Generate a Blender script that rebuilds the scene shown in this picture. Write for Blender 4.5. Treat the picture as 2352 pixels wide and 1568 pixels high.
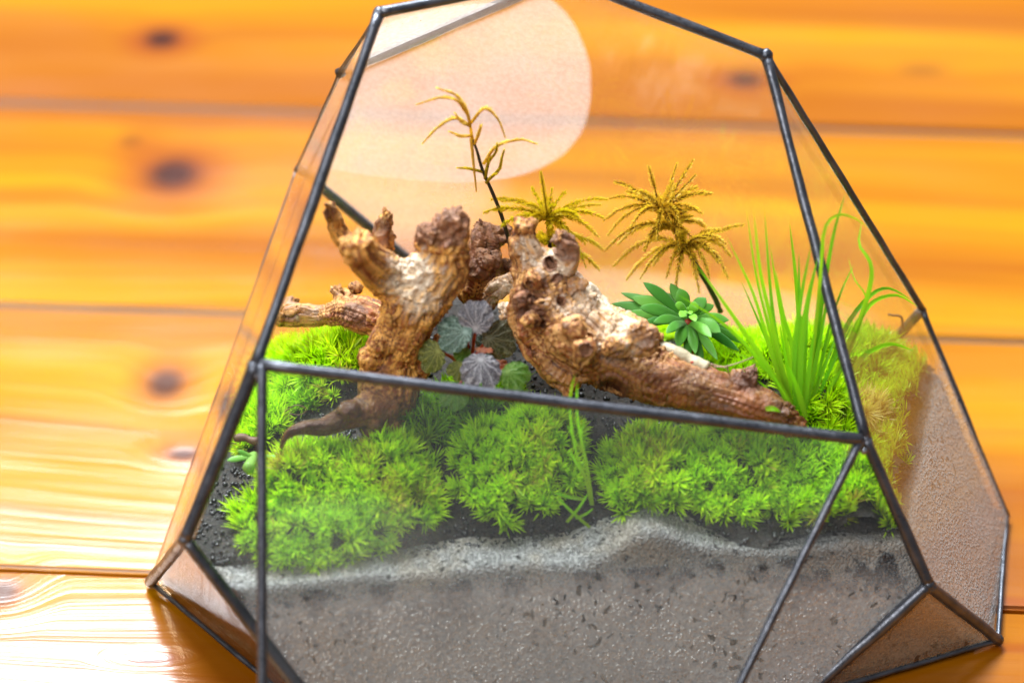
import bpy, bmesh, math, random
import numpy as np
from mathutils import Vector, Matrix, Quaternion

# ------------------------------------------------------------------ scene, camera, light
scene = bpy.context.scene
for o in list(bpy.data.objects):
    bpy.data.objects.remove(o)
rng = np.random.default_rng(7)
random.seed(7)
R = math.radians

PITCH, LENS, CAMH = 38.0, 80.0, 0.45
cam_data = bpy.data.cameras.new('camera')
cam = bpy.data.objects.new('camera', cam_data)
scene.collection.objects.link(cam)
cam.location = (0, 0, CAMH)
cam.rotation_euler = (R(90 - PITCH), 0, 0)
cam_data.lens = LENS
cam_data.sensor_width = 36
cam_data.clip_start = 0.01
cam_data.clip_end = 50
cam_data.dof.use_dof = True
cam_data.dof.focus_distance = 0.622
cam_data.dof.aperture_fstop = 5.0
scene.camera = cam

world = bpy.data.worlds.new('World')
scene.world = world
world.use_nodes = True
bg = world.node_tree.nodes['Background']
bg.inputs[0].default_value = (0.93, 0.95, 1.0, 1)
bg.inputs[1].default_value = 0.19

def area(name, loc, target, sx, sy, power, color):
    l = bpy.data.lights.new(name, 'AREA')
    l.shape = 'RECTANGLE'; l.size = sx; l.size_y = sy; l.energy = power; l.color = color
    o = bpy.data.objects.new(name, l); scene.collection.objects.link(o)
    o.location = loc
    o.rotation_euler = (Vector(target) - Vector(loc)).to_track_quat('-Z', 'Y').to_euler()
    return o
# tall window beyond the table, to the left
area('window_light', (-0.64, 2.26, 2.84), (0, 0.5, 0.03), 2.15, 1.25, 375, (0.93, 0.97, 1.0))
# softer daylight from the side of the camera
area('room_light', (-0.9, -0.7, 1.9), (0, 0.5, 0.05), 1.5, 1.2, 36, (1.0, 0.98, 0.95))

scene.view_settings.view_transform = 'Standard'
scene.view_settings.look = 'None'
scene.view_settings.exposure = 0.35
scene.view_settings.gamma = 1
scene.render.engine = 'CYCLES'
scene.cycles.max_bounces = 8
scene.cycles.adaptive_threshold = 0.03
scene.cycles.transparent_max_bounces = 32
scene.cycles.diffuse_bounces = 3
scene.cycles.glossy_bounces = 3
scene.cycles.transmission_bounces = 6
scene.cycles.sample_clamp_indirect = 6
scene.cycles.caustics_reflective = False
scene.cycles.caustics_refractive = False
scene.cycles.use_denoising = True

# ------------------------------------------------------------------ calibration helpers
FPX = LENS / 36 * 2352.0
CP, SP = math.cos(R(PITCH)), math.sin(R(PITCH))
CAMV = Vector((0, 0, CAMH))
def ray(u, v):
    x = (u - 1176) / FPX; y = -(v - 784) / FPX
    return Vector((x, CP + y * SP, -SP + y * CP))
def at(u, v, y):                       # the point seen at (u, v) that lies y metres away along the table
    d = ray(u, v); return CAMV + d * (y / d.y)
def atz(u, v, z):
    d = ray(u, v); return CAMV + d * ((z - CAMH) / d.z)
def px(n, p):                          # size in metres of n picture units at point p
    d = p - CAMV
    return n / FPX * (d.y * CP - d.z * SP)
def onplane(u, v, pl):
    n, d0 = pl; d = ray(u, v)
    return CAMV + d * ((d0 - n.dot(CAMV)) / n.dot(d))

# ------------------------------------------------------------------ mesh helpers
COL = scene.collection
def link(name, me, mat=None, parent=None):
    o = bpy.data.objects.new(name, me); COL.objects.link(o)
    if mat is not None: me.materials.append(mat)
    if parent is not None: o.parent = parent
    return o
def tag(o, label=None, cat=None, group=None, kind=None):
    if label: o['label'] = label
    if cat: o['category'] = cat
    if group: o['group'] = group
    if kind: o['kind'] = kind
    return o
def empty(name, loc=(0, 0, 0)):
    o = bpy.data.objects.new(name, None); COL.objects.link(o); o.location = loc
    o.empty_display_size = 0.01
    return o
def rel(o, parent):                    # parent keeping world coordinates in the mesh data
    o.parent = parent
    o.matrix_parent_inverse = Matrix.Translation(-Vector(parent.location))
    return o
def npmesh(name, V, tris=None, quads=None, attrs=None, smooth=True, vattrs=None):
    V = np.asarray(V, dtype=np.float32)
    me = bpy.data.meshes.new(name)
    parts, starts, off = [], [], 0
    if quads is not None and len(quads):
        q = np.asarray(quads, dtype=np.int32); parts.append(q.ravel()); starts.append(off + 4 * np.arange(len(q))); off += 4 * len(q)
    if tris is not None and len(tris):
        t = np.asarray(tris, dtype=np.int32); parts.append(t.ravel()); starts.append(off + 3 * np.arange(len(t))); off += 3 * len(t)
    L = np.concatenate(parts); S = np.concatenate(starts).astype(np.int32)
    me.vertices.add(len(V)); me.vertices.foreach_set('co', V.ravel())
    me.loops.add(len(L)); me.loops.foreach_set('vertex_index', L)
    me.polygons.add(len(S)); me.polygons.foreach_set('loop_start', S)
    me.update(calc_edges=True); me.validate()
    if smooth: me.polygons.foreach_set('use_smooth', np.ones(len(me.polygons), dtype=bool))
    for k, a in (attrs or {}).items():
        at_ = me.attributes.new(k, 'FLOAT', 'POINT'); at_.data.foreach_set('value', np.asarray(a, dtype=np.float32))
    for k, a in (vattrs or {}).items():
        at_ = me.attributes.new(k, 'FLOAT_VECTOR', 'POINT'); at_.data.foreach_set('vector', np.asarray(a, dtype=np.float32).ravel())
    return me

_T = np.random.default_rng(3).random((64, 64, 64)).astype(np.float32)
def vnoise(p):
    p = np.asarray(p, dtype=np.float64); i = np.floor(p).astype(int); f = p - i; f = f * f * (3 - 2 * f)
    i &= 63; j = (i + 1) & 63
    x0, y0, z0 = i.T; x1, y1, z1 = j.T; fx, fy, fz = f.T
    a = _T[x0, y0, z0] * (1 - fx) + _T[x1, y0, z0] * fx
    b = _T[x0, y1, z0] * (1 - fx) + _T[x1, y1, z0] * fx
    c = _T[x0, y0, z1] * (1 - fx) + _T[x1, y0, z1] * fx
    d = _T[x0, y1, z1] * (1 - fx) + _T[x1, y1, z1] * fx
    return ((a * (1 - fy) + b * fy) * (1 - fz) + (c * (1 - fy) + d * fy) * fz) * 2 - 1
def fbm(p, o=4, g=0.5):
    s = 0; a = 1
    for k in range(o):
        s = s + a * vnoise(p * 2 ** k + 11.3 * k); a *= g
    return s
def sstep(a, b, x):
    t = np.clip((x - a) / (b - a), 0, 1); return t * t * (3 - 2 * t)

def catmull(P, n):
    P = np.asarray(P, dtype=float); m = len(P)
    Q = np.vstack([2 * P[0] - P[1], P, 2 * P[-1] - P[-2]])
    t = np.linspace(0, m - 1, n); k = np.minimum(t.astype(int), m - 2); f = (t - k)[:, None]
    a, b, c, d = Q[k], Q[k + 1], Q[k + 2], Q[k + 3]
    return 0.5 * (2 * b + (c - a) * f + (2 * a - 5 * b + 4 * c - d) * f ** 2 + (3 * b - a - 3 * c + d) * f ** 3)

def tube(P, r, n=8, cap=True, squash=1.0):
    P = np.asarray(P, dtype=float); m = len(P); r = np.broadcast_to(r, (m,))
    T = np.gradient(P, axis=0); T /= np.linalg.norm(T, axis=1)[:, None] + 1e-12
    u = np.cross(T[0], [0, 0, 1.0])
    if np.linalg.norm(u) < 0.1: u = np.cross(T[0], [0, 1.0, 0])
    U = []
    for k in range(m):
        u = u - T[k] * (u @ T[k]); u = u / np.linalg.norm(u); U.append(u)
    U = np.array(U); W = np.cross(T, U)
    a = np.arange(n) * 2 * math.pi / n
    V = P[:, None] + r[:, None, None] * (np.cos(a)[None, :, None] * U[:, None] + squash * np.sin(a)[None, :, None] * W[:, None])
    V = V.reshape(-1, 3)
    i = np.arange(m - 1)[:, None] * n; j = np.arange(n)[None]; j2 = (j + 1) % n
    quads = np.stack([i + j, i + j2, i + n + j2, i + n + j], -1).reshape(-1, 4)
    tris = np.zeros((0, 3), int)
    if cap:
        c0, c1 = len(V), len(V) + 1
        V = np.vstack([V, P[0] - T[0] * r[0] * 0.3, P[-1] + T[-1] * r[-1] * 0.3])
        j = np.arange(n); j2 = (j + 1) % n
        tris = np.vstack([np.stack([np.full(n, c0), j2, j], -1), np.stack([np.full(n, c1), (m - 1) * n + j, (m - 1) * n + j2], -1)])
    return V, tris, quads
def merge(parts):
    V, T, Q, off = [], [], [], 0
    for v, t, q in parts:
        V.append(v); T.append(np.asarray(t).reshape(-1, 3) + off); Q.append(np.asarray(q).reshape(-1, 4) + off); off += len(v)
    return np.vstack(V), np.vstack(T), np.vstack(Q)
def ico(c, r, sub=2):
    bm = bmesh.new(); bmesh.ops.create_icosphere(bm, subdivisions=sub, radius=1)
    bm.verts.ensure_lookup_table()
    V = np.array([v.co[:] for v in bm.verts]); T = np.array([[v.index for v in f.verts] for f in bm.faces]); bm.free()
    return V * np.asarray(r) + np.asarray(c), T, np.zeros((0, 4), int)

# ------------------------------------------------------------------ node helpers
def newmat(name):
    m = bpy.data.materials.new(name); m.use_nodes = True; nt = m.node_tree; nt.nodes.clear()
    out = nt.nodes.new('ShaderNodeOutputMaterial')
    return m, nt, out
def sock(nt, s, v):
    if isinstance(v, bpy.types.NodeSocket): nt.links.new(v, s)
    elif v is not None:
        if s.type == 'RGBA' and len(v) == 3: v = (*v, 1)
        s.default_value = v
def nd(nt, typ, ins=None, out=0, **props):
    n = nt.nodes.new('ShaderNode' + typ)
    for k, v in props.items(): setattr(n, k, v)
    for k, v in (ins or {}).items(): sock(nt, n.inputs[k], v)
    return n.outputs[out]
def ma(nt, op, a, b=None, c=None, clamp=False):
    n = nt.nodes.new('ShaderNodeMath'); n.operation = op; n.use_clamp = clamp
    for s, v in zip(n.inputs, (a, b, c)):
        if v is not None: sock(nt, s, v)
    return n.outputs[0]
def vm(nt, op, a, b=None, out=0):
    n = nt.nodes.new('ShaderNodeVectorMath'); n.operation = op
    sock(nt, n.inputs[0], a)
    if b is not None: sock(nt, n.inputs[3] if op == 'SCALE' else n.inputs[1], b)
    return n.outputs[out]
def mr(nt, x, a, b, c=0.0, d=1.0, smooth=True):
    n = nt.nodes.new('ShaderNodeMapRange'); n.interpolation_type = 'SMOOTHSTEP' if smooth else 'LINEAR'
    for k, v in zip(('Value', 'From Min', 'From Max', 'To Min', 'To Max'), (x, a, b, c, d)): sock(nt, n.inputs[k], v)
    return n.outputs[0]
def mixc(nt, f, a, b, blend='MIX'):
    n = nt.nodes.new('ShaderNodeMix'); n.data_type = 'RGBA'; n.blend_type = blend
    sock(nt, n.inputs[0], f); sock(nt, n.inputs[6], a); sock(nt, n.inputs[7], b)
    return n.outputs[2]
def noise(nt, vec, scale, detail=3, rough=0.5, dist=0.0, out=0):
    return nd(nt, 'TexNoise', {'Vector': vec, 'Scale': scale, 'Detail': detail, 'Roughness': rough, 'Distortion': dist}, out)
def bump(nt, h, strength, dist, normal=None):
    return nd(nt, 'Bump', {'Height': h, 'Strength': strength, 'Distance': dist, 'Normal': normal})
def attr(nt, name, out=2):
    return nd(nt, 'Attribute', None, out, attribute_name=name)
def principled(nt, out, **k):
    n = nt.nodes.new('ShaderNodeBsdfPrincipled')
    for a, v in k.items(): sock(nt, n.inputs[a.replace('_', ' ')], v)
    if out is not None: nt.links.new(n.outputs[0], out.inputs[0])
    return n.outputs[0]
def mixs(nt, f, a, b):
    n = nt.nodes.new('ShaderNodeMixShader'); sock(nt, n.inputs[0], f); nt.links.new(a, n.inputs[1]); nt.links.new(b, n.inputs[2])
    return n.outputs[0]

# ------------------------------------------------------------------ materials
PLANK_ANGLE = R(-3.35)
KNOTS = []   # (world x, y, rx, ry, depth)
for (u, v, rx, ry, s) in [(372, 90, 52, 30, 1.0), (400, 400, 78, 52, .97), (380, 880, 52, 40, .85), (422, 1042, 44, 16, .85),
                          (1712, 182, 54, 26, .95), (340, 1512, 50, 9, 1.0), (5, 1360, 50, 34, .8), (2120, 160, 70, 18, .4), (300, 322, 34, 18, .35)]:
    p = atz(u, v, -0.0022)
    KNOTS.append((p.x, p.y, px(rx, p), px(ry, p) / 0.62, s))

def make_pine():
    m, nt, out = newmat('varnished_pine')
    pos = nd(nt, 'NewGeometry', None, 0)
    loc = nd(nt, 'VectorRotate', {'Vector': pos, 'Angle': -PLANK_ANGLE}, rotation_type='Z_AXIS')
    info = nd(nt, 'ObjectInfo', None, 5)
    shift = nd(nt, 'CombineXYZ', {'X': ma(nt, 'MULTIPLY', info, 13.0), 'Y': ma(nt, 'MULTIPLY', info, 3.7), 'Z': ma(nt, 'MULTIPLY', info, 5.0)})
    kn = None; bend = None
    for (kx, ky, rx, ry, s) in KNOTS:
        dv = vm(nt, 'MULTIPLY', vm(nt, 'SUBTRACT', pos, (kx, ky, -0.0022)), (1 / rx, 1 / ry, 0))
        e = vm(nt, 'LENGTH', dv, out=1)
        msk = mr(nt, e, 1.2, 0.25, 0, s)
        b = mr(nt, e, 3.4, 0.0, 0, s)
        kn = msk if kn is None else ma(nt, 'MAXIMUM', kn, msk)
        bend = b if bend is None else ma(nt, 'ADD', bend, b)
    c = vm(nt, 'ADD', loc, shift)
    wob = noise(nt, vm(nt, 'MULTIPLY', c, (2.2, 9, 1)), 1.0, 2, .5)
    c2 = vm(nt, 'ADD', c, nd(nt, 'CombineXYZ', {'Y': ma(nt, 'ADD', ma(nt, 'MULTIPLY', wob, 0.05), ma(nt, 'MULTIPLY', bend, 0.014))}))
    rings = noise(nt, vm(nt, 'MULTIPLY', c2, (0.9, 95, 1)), 1.0, 2, .55)
    broad = noise(nt, vm(nt, 'MULTIPLY', c2, (1.6, 20, 1)), 1.0, 2, .5)
    fine = noise(nt, vm(nt, 'MULTIPLY', c2, (9, 900, 1)), 1.0, 2, .6)
    blot = noise(nt, vm(nt, 'MULTIPLY', c, (6, 16, 1)), 1.0, 3, .6)
    col = mixc(nt, mr(nt, broad, .34, .66), (0.43, 0.178, 0.001), (0.235, 0.068, 0.001))
    col = mixc(nt, mr(nt, rings, .50, .78, 0, .8), col, (0.21, 0.040, 0.001))
    col = mixc(nt, mr(nt, blot, .52, .8, 0, .45), col, (0.22, 0.045, 0.002))
    col = mixc(nt, mr(nt, fine, .35, .75, 0, .2), col, (0.20, 0.050, 0.002))
    halo = mr(nt, bend, .15, 1.0, 0, .8)
    col = mixc(nt, halo, col, (0.19, 0.032, 0.004))
    kcol = mixc(nt, mr(nt, blot, .4, .65), (0.018, 0.006, 0.006), (0.07, 0.018, 0.012))
    col = mixc(nt, kn, col, kcol)
    h = ma(nt, 'ADD', ma(nt, 'MULTIPLY', rings, 1.0), ma(nt, 'ADD', ma(nt, 'MULTIPLY', fine, 0.22), ma(nt, 'MULTIPLY', broad, 1.3)))
    h = ma(nt, 'ADD', h, ma(nt, 'SUBTRACT', ma(nt, 'MULTIPLY', blot, 1.1), ma(nt, 'MULTIPLY', kn, 0.35)))
    n1 = bump(nt, h, 0.28, 0.0010)
    rough = mr(nt, blot, .3, .7, .12, .22)
    principled(nt, out, Base_Color=col, Roughness=rough, Normal=n1, Specular_IOR_Level=0.62)
    return m
M = {}
M['pine'] = make_pine()

def simple(name, color, rough=.5, metal=0.0, spec=.5):
    m, nt, out = newmat(name)
    principled(nt, out, Base_Color=color, Roughness=rough, Metallic=metal, Specular_IOR_Level=spec)
    return m
M['filler'] = simple('dusty_joint', (0.040, 0.026, 0.016), .7)
M['underside'] = simple('dark_underframe', (0.035, 0.022, 0.015), .9)

def make_metal(name, c0, c1, wob):
    m, nt, out = newmat(name)
    pos = nd(nt, 'NewGeometry', None, 0)
    n1 = noise(nt, pos, 160, 2, .5); n2 = noise(nt, pos, 1100, 2, .5)
    col = mixc(nt, mr(nt, n1, .35, .7), c0, c1)
    h = ma(nt, 'ADD', n1, ma(nt, 'MULTIPLY', n2, .35))
    principled(nt, out, Base_Color=col, Metallic=.85, Roughness=mr(nt, n2, .3, .7, .27, .46), Normal=bump(nt, h, wob, .0007))
    return m
M['metal'] = make_metal('blackened_solder', (0.072, 0.078, 0.094), (0.115, 0.122, 0.145), .22)
M['solder'] = make_metal('wrinkled_solder', (0.10, 0.092, 0.085), (0.20, 0.18, 0.165), 1.0)
M['hinge'] = make_metal('bright_solder', (0.20, 0.21, 0.23), (0.34, 0.36, 0.40), .6)

def make_glass(name, base=.0, ell=(), streak=0.0, drops=0.0, low=None, tint=(.988, .995, .990), fogcol=(.80, .78, .76), rough=.012, grain=.25, edge=.35):
    """thin glass; fog is condensation with its own outline on the pane, in the pane's own flat coordinates"""
    m, nt, out = newmat(name)
    co = nd(nt, 'TexCoord', None, 3)
    sx, sy = [nd(nt, 'SeparateXYZ', {0: co}, k) for k in (0, 1)]
    back = nd(nt, 'NewGeometry', None, 6)
    fog = base
    wob = noise(nt, co, 48, 2, .55)
    for (cx, cy, a, b, soft, st, ex) in ell:
        dx = ma(nt, 'POWER', ma(nt, 'ABSOLUTE', ma(nt, 'DIVIDE', ma(nt, 'SUBTRACT', sx, cx), a)), ex)
        dy = ma(nt, 'POWER', ma(nt, 'ABSOLUTE', ma(nt, 'DIVIDE', ma(nt, 'SUBTRACT', sy, cy), b)), ex)
        e = ma(nt, 'ADD', ma(nt, 'ADD', dx, dy), ma(nt, 'MULTIPLY', ma(nt, 'SUBTRACT', wob, .5), edge))
        k = mr(nt, e, 1 + soft, 1 - soft, 0, st)
        fog = ma(nt, 'MAXIMUM', fog, k)
    if low is not None:                # (y0, y1, strength): condensation below a wavy line
        yy = ma(nt, 'ADD', sy, ma(nt, 'MULTIPLY', ma(nt, 'SUBTRACT', noise(nt, co, 28, 2), .5), .007))
        fog = ma(nt, 'MAXIMUM', fog, mr(nt, yy, low[1], low[0], 0, low[2]))
    if ell or low is not None or base > .06:
        fog = ma(nt, 'MULTIPLY', fog, mr(nt, noise(nt, co, 700, 2, .65), .25, .75, 1 - grain, 1 + grain))
        fog = ma(nt, 'MULTIPLY', fog, mr(nt, wob, .3, .7, 1 - grain, 1.0))
    clear = None
    if streak > 0:                     # runs and clear islands where drops have run together
        w = vm(nt, 'ADD', vm(nt, 'MULTIPLY', co, (1, .62, 1)), vm(nt, 'SCALE', vm(nt, 'SUBTRACT', noise(nt, co, 170, 0, out=1), (.5, .5, .5)), .006))
        c1 = mr(nt, noise(nt, w, 260, 2.5, .55), .645, .69, 0, .8)
        c2 = mr(nt, noise(nt, w, 520, 1, .4), .62, .68, 0, .9)
        clear = ma(nt, 'MULTIPLY', ma(nt, 'MULTIPLY', ma(nt, 'MAXIMUM', c1, c2), streak), ma(nt, 'MULTIPLY', mr(nt, fog, .05, .25), mr(nt, noise(nt, co, 34, 2, .5), .42, .62, .08, 1)))
        fog = ma(nt, 'MULTIPLY', fog, ma(nt, 'SUBTRACT', 1.0, clear))
    nor = None
    if drops > 0:
        vo = nt.nodes.new('ShaderNodeTexVoronoi'); vo.inputs['Scale'].default_value = 1050; nt.links.new(co, vo.inputs['Vector'])
        h = mr(nt, vo.outputs['Distance'], .0, .62, 1.0, 0)
        amt = ma(nt, 'MULTIPLY', fog, drops)
        nor = bump(nt, h, amt, .0009)
    fr = nd(nt, 'Fresnel', {'IOR': mr(nt, back, 0, 1, 1.5, 1 / 1.5, False)})
    glossy = nd(nt, 'BsdfGlossy', {'Color': (1, 1, 1, 1), 'Roughness': rough})
    tcol = (*tint, 1)
    if clear is not None: tcol = mixc(nt, ma(nt, 'MULTIPLY', clear, .55), tcol, (.50, .36, .21, 1))
    transp = nd(nt, 'BsdfTransparent', {'Color': tcol})
    gl = mixs(nt, fr, transp, glossy)
    d1 = nd(nt, 'BsdfDiffuse', {'Color': (*fogcol, 1), 'Normal': nor})
    d2 = nd(nt, 'BsdfTranslucent', {'Color': (*fogcol, 1), 'Normal': nor})
    gd = nd(nt, 'BsdfGlossy', {'Color': (1, 1, 1, 1), 'Roughness': .18, 'Normal': nor})
    fs = mixs(nt, .5, d1, d2)
    if drops > 0: fs = mixs(nt, .22, fs, gd)
    sh = mixs(nt, ma(nt, 'MINIMUM', fog, .92), gl, fs)
    nt.links.new(sh, out.inputs[0])
    return m

def make_sand():
    m, nt, out = newmat('grey_sand')
    pos = nd(nt, 'NewGeometry', None, 0)
    n1 = noise(nt, pos, 1100, 3, .7); n2 = noise(nt, pos, 90, 3, .6); n3 = noise(nt, pos, 520, 2, .5)
    col = mixc(nt, mr(nt, n1, .3, .72), (0.16, 0.16, 0.16), (0.36, 0.36, 0.355))
    col = mixc(nt, mr(nt, n2, .42, .7, 0, .6), col, (0.31, 0.26, 0.20))
    col = mixc(nt, mr(nt, n3, .64, .68, 0, .9), col, (0.015, 0.013, 0.012))
    vo = nt.nodes.new('ShaderNodeTexVoronoi'); vo.inputs['Scale'].default_value = 1500; nt.links.new(pos, vo.inputs['Vector'])
    h = ma(nt, 'ADD', mr(nt, vo.outputs['Distance'], 0, .7, 1, 0), ma(nt, 'MULTIPLY', n1, .5))
    principled(nt, out, Base_Color=col, Roughness=.42, Specular_IOR_Level=.5, Normal=bump(nt, h, .8, .0009))
    return m
M['clear_glass'] = make_glass('clear_glass')
M['sand'] = make_sand()

def make_soil():
    m, nt, out = newmat('wet_black_soil')
    pos = nd(nt, 'NewGeometry', None, 0)
    n1 = noise(nt, pos, 900, 4, .7); n2 = noise(nt, pos, 120, 3, .6)
    col = mixc(nt, mr(nt, n1, .35, .7), (0.010, 0.009, 0.009), (0.045, 0.036, 0.028))
    col = mixc(nt, mr(nt, n2, .5, .75, 0, .5), col, (0.05, 0.032, 0.018))
    principled(nt, out, Base_Color=col, Roughness=.42, Normal=bump(nt, n1, .8, .0012))
    return m
M['soil'] = make_soil()
def make_granule():
    m, nt, out = newmat('black_gravel')
    pos = nd(nt, 'NewGeometry', None, 0)
    n1 = noise(nt, pos, 1600, 3, .7)
    col = mixc(nt, mr(nt, n1, .4, .7), (0.012, 0.012, 0.014), (0.05, 0.05, 0.055))
    principled(nt, out, Base_Color=col, Roughness=.22, Specular_IOR_Level=.7, Normal=bump(nt, n1, .5, .0005))
    return m
M['granule'] = make_granule()

def make_leafy(name, base, tip, alt, transl=.45, rough=.38, vary=.7, spec=.4, dry=None):
    """thin leaf tissue: attribute s runs from the leaf's base to its tip, tint differs from shoot to shoot"""
    m, nt, out = newmat(name)
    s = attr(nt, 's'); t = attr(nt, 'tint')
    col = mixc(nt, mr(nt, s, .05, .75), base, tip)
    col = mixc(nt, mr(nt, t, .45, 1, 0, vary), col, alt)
    if dry: col = mixc(nt, mr(nt, t, .93, 1.0, 0, .75), col, dry)
    p = principled(nt, None, Base_Color=col, Roughness=rough, Specular_IOR_Level=spec)
    tr = nd(nt, 'BsdfTranslucent', {'Color': mixc(nt, 1.0, col, (1.0, 1.0, .65, 1), 'MULTIPLY')})
    nt.links.new(mixs(nt, transl, p, tr), out.inputs[0])
    return m
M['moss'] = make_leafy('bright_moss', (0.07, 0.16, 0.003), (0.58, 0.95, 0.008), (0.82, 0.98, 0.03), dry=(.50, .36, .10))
M['moss_dark'] = make_leafy('deep_moss', (0.05, 0.11, 0.004), (0.26, 0.56, 0.010), (0.36, 0.50, 0.02))
M['moss_gold'] = make_leafy('golden_moss', (0.12, 0.18, 0.006), (0.42, 0.74, 0.012), (0.60, 0.70, 0.03))
M['moss_straw'] = make_leafy('straw_moss', (0.26, 0.22, 0.04), (0.62, 0.60, 0.16), (0.60, 0.50, 0.18))
M['grass'] = make_leafy('grass_blade', (0.26, 0.46, 0.02), (0.28, 0.74, 0.010), (0.10, 0.42, 0.015), .42, .32)
M['frond'] = make_leafy('tree_moss_frond', (0.24, 0.11, 0.005), (0.95, 0.70, 0.07), (0.88, 0.64, 0.05), .55, .5)
M['frond_pale'] = make_leafy('dry_frond', (0.86, 0.64, 0.08), (0.98, 0.80, 0.24), (0.88, 0.78, 0.14), .7, .5)
M['frond_green'] = make_leafy('olive_frond', (0.46, 0.33, 0.008), (0.92, 0.74, 0.03), (0.72, 0.68, 0.02), .55, .5)
M['sprout'] = make_leafy('pale_sprout', (0.30, 0.55, 0.12), (0.24, 0.62, 0.10), (0.40, 0.66, 0.20), .35, .35)
M['stem_dark'] = simple('dark_stem', (0.020, 0.016, 0.012), .5)
M['stem_red'] = simple('red_stem', (0.36, 0.045, 0.018), .4)

def make_succ():
    m, nt, out = newmat('succulent_leaf')
    s = attr(nt, 's'); t = attr(nt, 'tint')
    col = mixc(nt, mr(nt, t, 0, 1, smooth=False), (0.045, 0.27, 0.025), (0.26, 0.68, 0.03))
    col = mixc(nt, mr(nt, s, .75, 1, 0, .35), col, (0.22, 0.55, 0.16))
    p = principled(nt, None, Base_Color=col, Roughness=.46, Specular_IOR_Level=.45, Sheen_Weight=.25)
    tr = nd(nt, 'BsdfTranslucent', {'Color': col})
    nt.links.new(mixs(nt, .34, p, tr), out.inputs[0])
    return m
M['succ'] = make_succ()

def make_saxi(name, c0, c1, vein, back, transl=.18):
    m, nt, out = newmat(name)
    uv = attr(nt, 'flat', 1)           # leaf-plane coordinates from the leaf stalk, unit = leaf radius
    x, y = [nd(nt, 'SeparateXYZ', {0: uv}, k) for k in (0, 1)]
    r = vm(nt, 'LENGTH', uv, out=1)
    wv = noise(nt, uv, 3.5, 2, .5)
    a = ma(nt, 'ADD', ma(nt, 'ARCTAN2', x, y), ma(nt, 'MULTIPLY', ma(nt, 'SUBTRACT', wv, .5), .5))
    step = 0.46
    q = ma(nt, 'ABSOLUTE', ma(nt, 'SUBTRACT', ma(nt, 'FRACT', ma(nt, 'ADD', ma(nt, 'DIVIDE', a, step), .5)), .5))
    q = ma(nt, 'MULTIPLY', ma(nt, 'MULTIPLY', q, step), r)
    v1 = mr(nt, q, .045, .010)
    vo = nt.nodes.new('ShaderNodeTexVoronoi'); vo.feature = 'DISTANCE_TO_EDGE'; vo.inputs['Scale'].default_value = 4.8
    nt.links.new(vm(nt, 'ADD', uv, vm(nt, 'SCALE', noise(nt, uv, 5, 2, out=1), .12)), vo.inputs['Vector'])
    v2 = mr(nt, vo.outputs['Distance'], .06, .01, 0, .75)
    v = ma(nt, 'MAXIMUM', v1, v2)
    col = mixc(nt, mr(nt, noise(nt, uv, 2.2, 4, .6), .35, .65), c0, c1)
    col = mixc(nt, ma(nt, 'MULTIPLY', v, .95), col, vein)
    bk = nd(nt, 'NewGeometry', None, 6)
    col = mixc(nt, bk, col, back)
    h = ma(nt, 'SUBTRACT', ma(nt, 'MULTIPLY', noise(nt, uv, 22, 2), .3), v)
    p = principled(nt, None, Base_Color=col, Roughness=.30, Specular_IOR_Level=.6, Sheen_Weight=.35, Sheen_Roughness=.4, Normal=bump(nt, h, .6, .0007))
    tr = nd(nt, 'BsdfTranslucent', {'Color': col})
    nt.links.new(mixs(nt, transl, p, tr), out.inputs[0])
    return m
M['saxi_purple'] = make_saxi('purple_veined_leaf', (0.085, 0.085, 0.11), (0.15, 0.145, 0.175), (0.50, 0.50, 0.54), (.25, .06, .05))
M['saxi_teal'] = make_saxi('blue_green_veined_leaf', (0.045, 0.10, 0.07), (0.085, 0.17, 0.13), (0.36, 0.52, 0.46), (.25, .06, .05))
M['saxi_olive'] = make_saxi('olive_veined_leaf', (0.07, 0.10, 0.012), (0.14, 0.17, 0.02), (0.36, 0.40, 0.10), (.25, .06, .05), .3)
M['saxi_dark'] = make_saxi('dark_veined_leaf', (0.038, 0.040, 0.014), (0.075, 0.065, 0.022), (0.17, 0.17, 0.08), (.25, .06, .05))
M['saxi_green'] = make_saxi('green_veined_leaf', (0.07, 0.22, 0.012), (0.12, 0.32, 0.02), (0.26, 0.45, 0.10), (.2, .2, .05), .35)
M['saxi_red'] = make_saxi('red_young_leaf', (0.40, 0.055, 0.015), (0.48, 0.13, 0.03), (0.6, 0.25, 0.1), (.4, .06, .03), .35)

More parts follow.
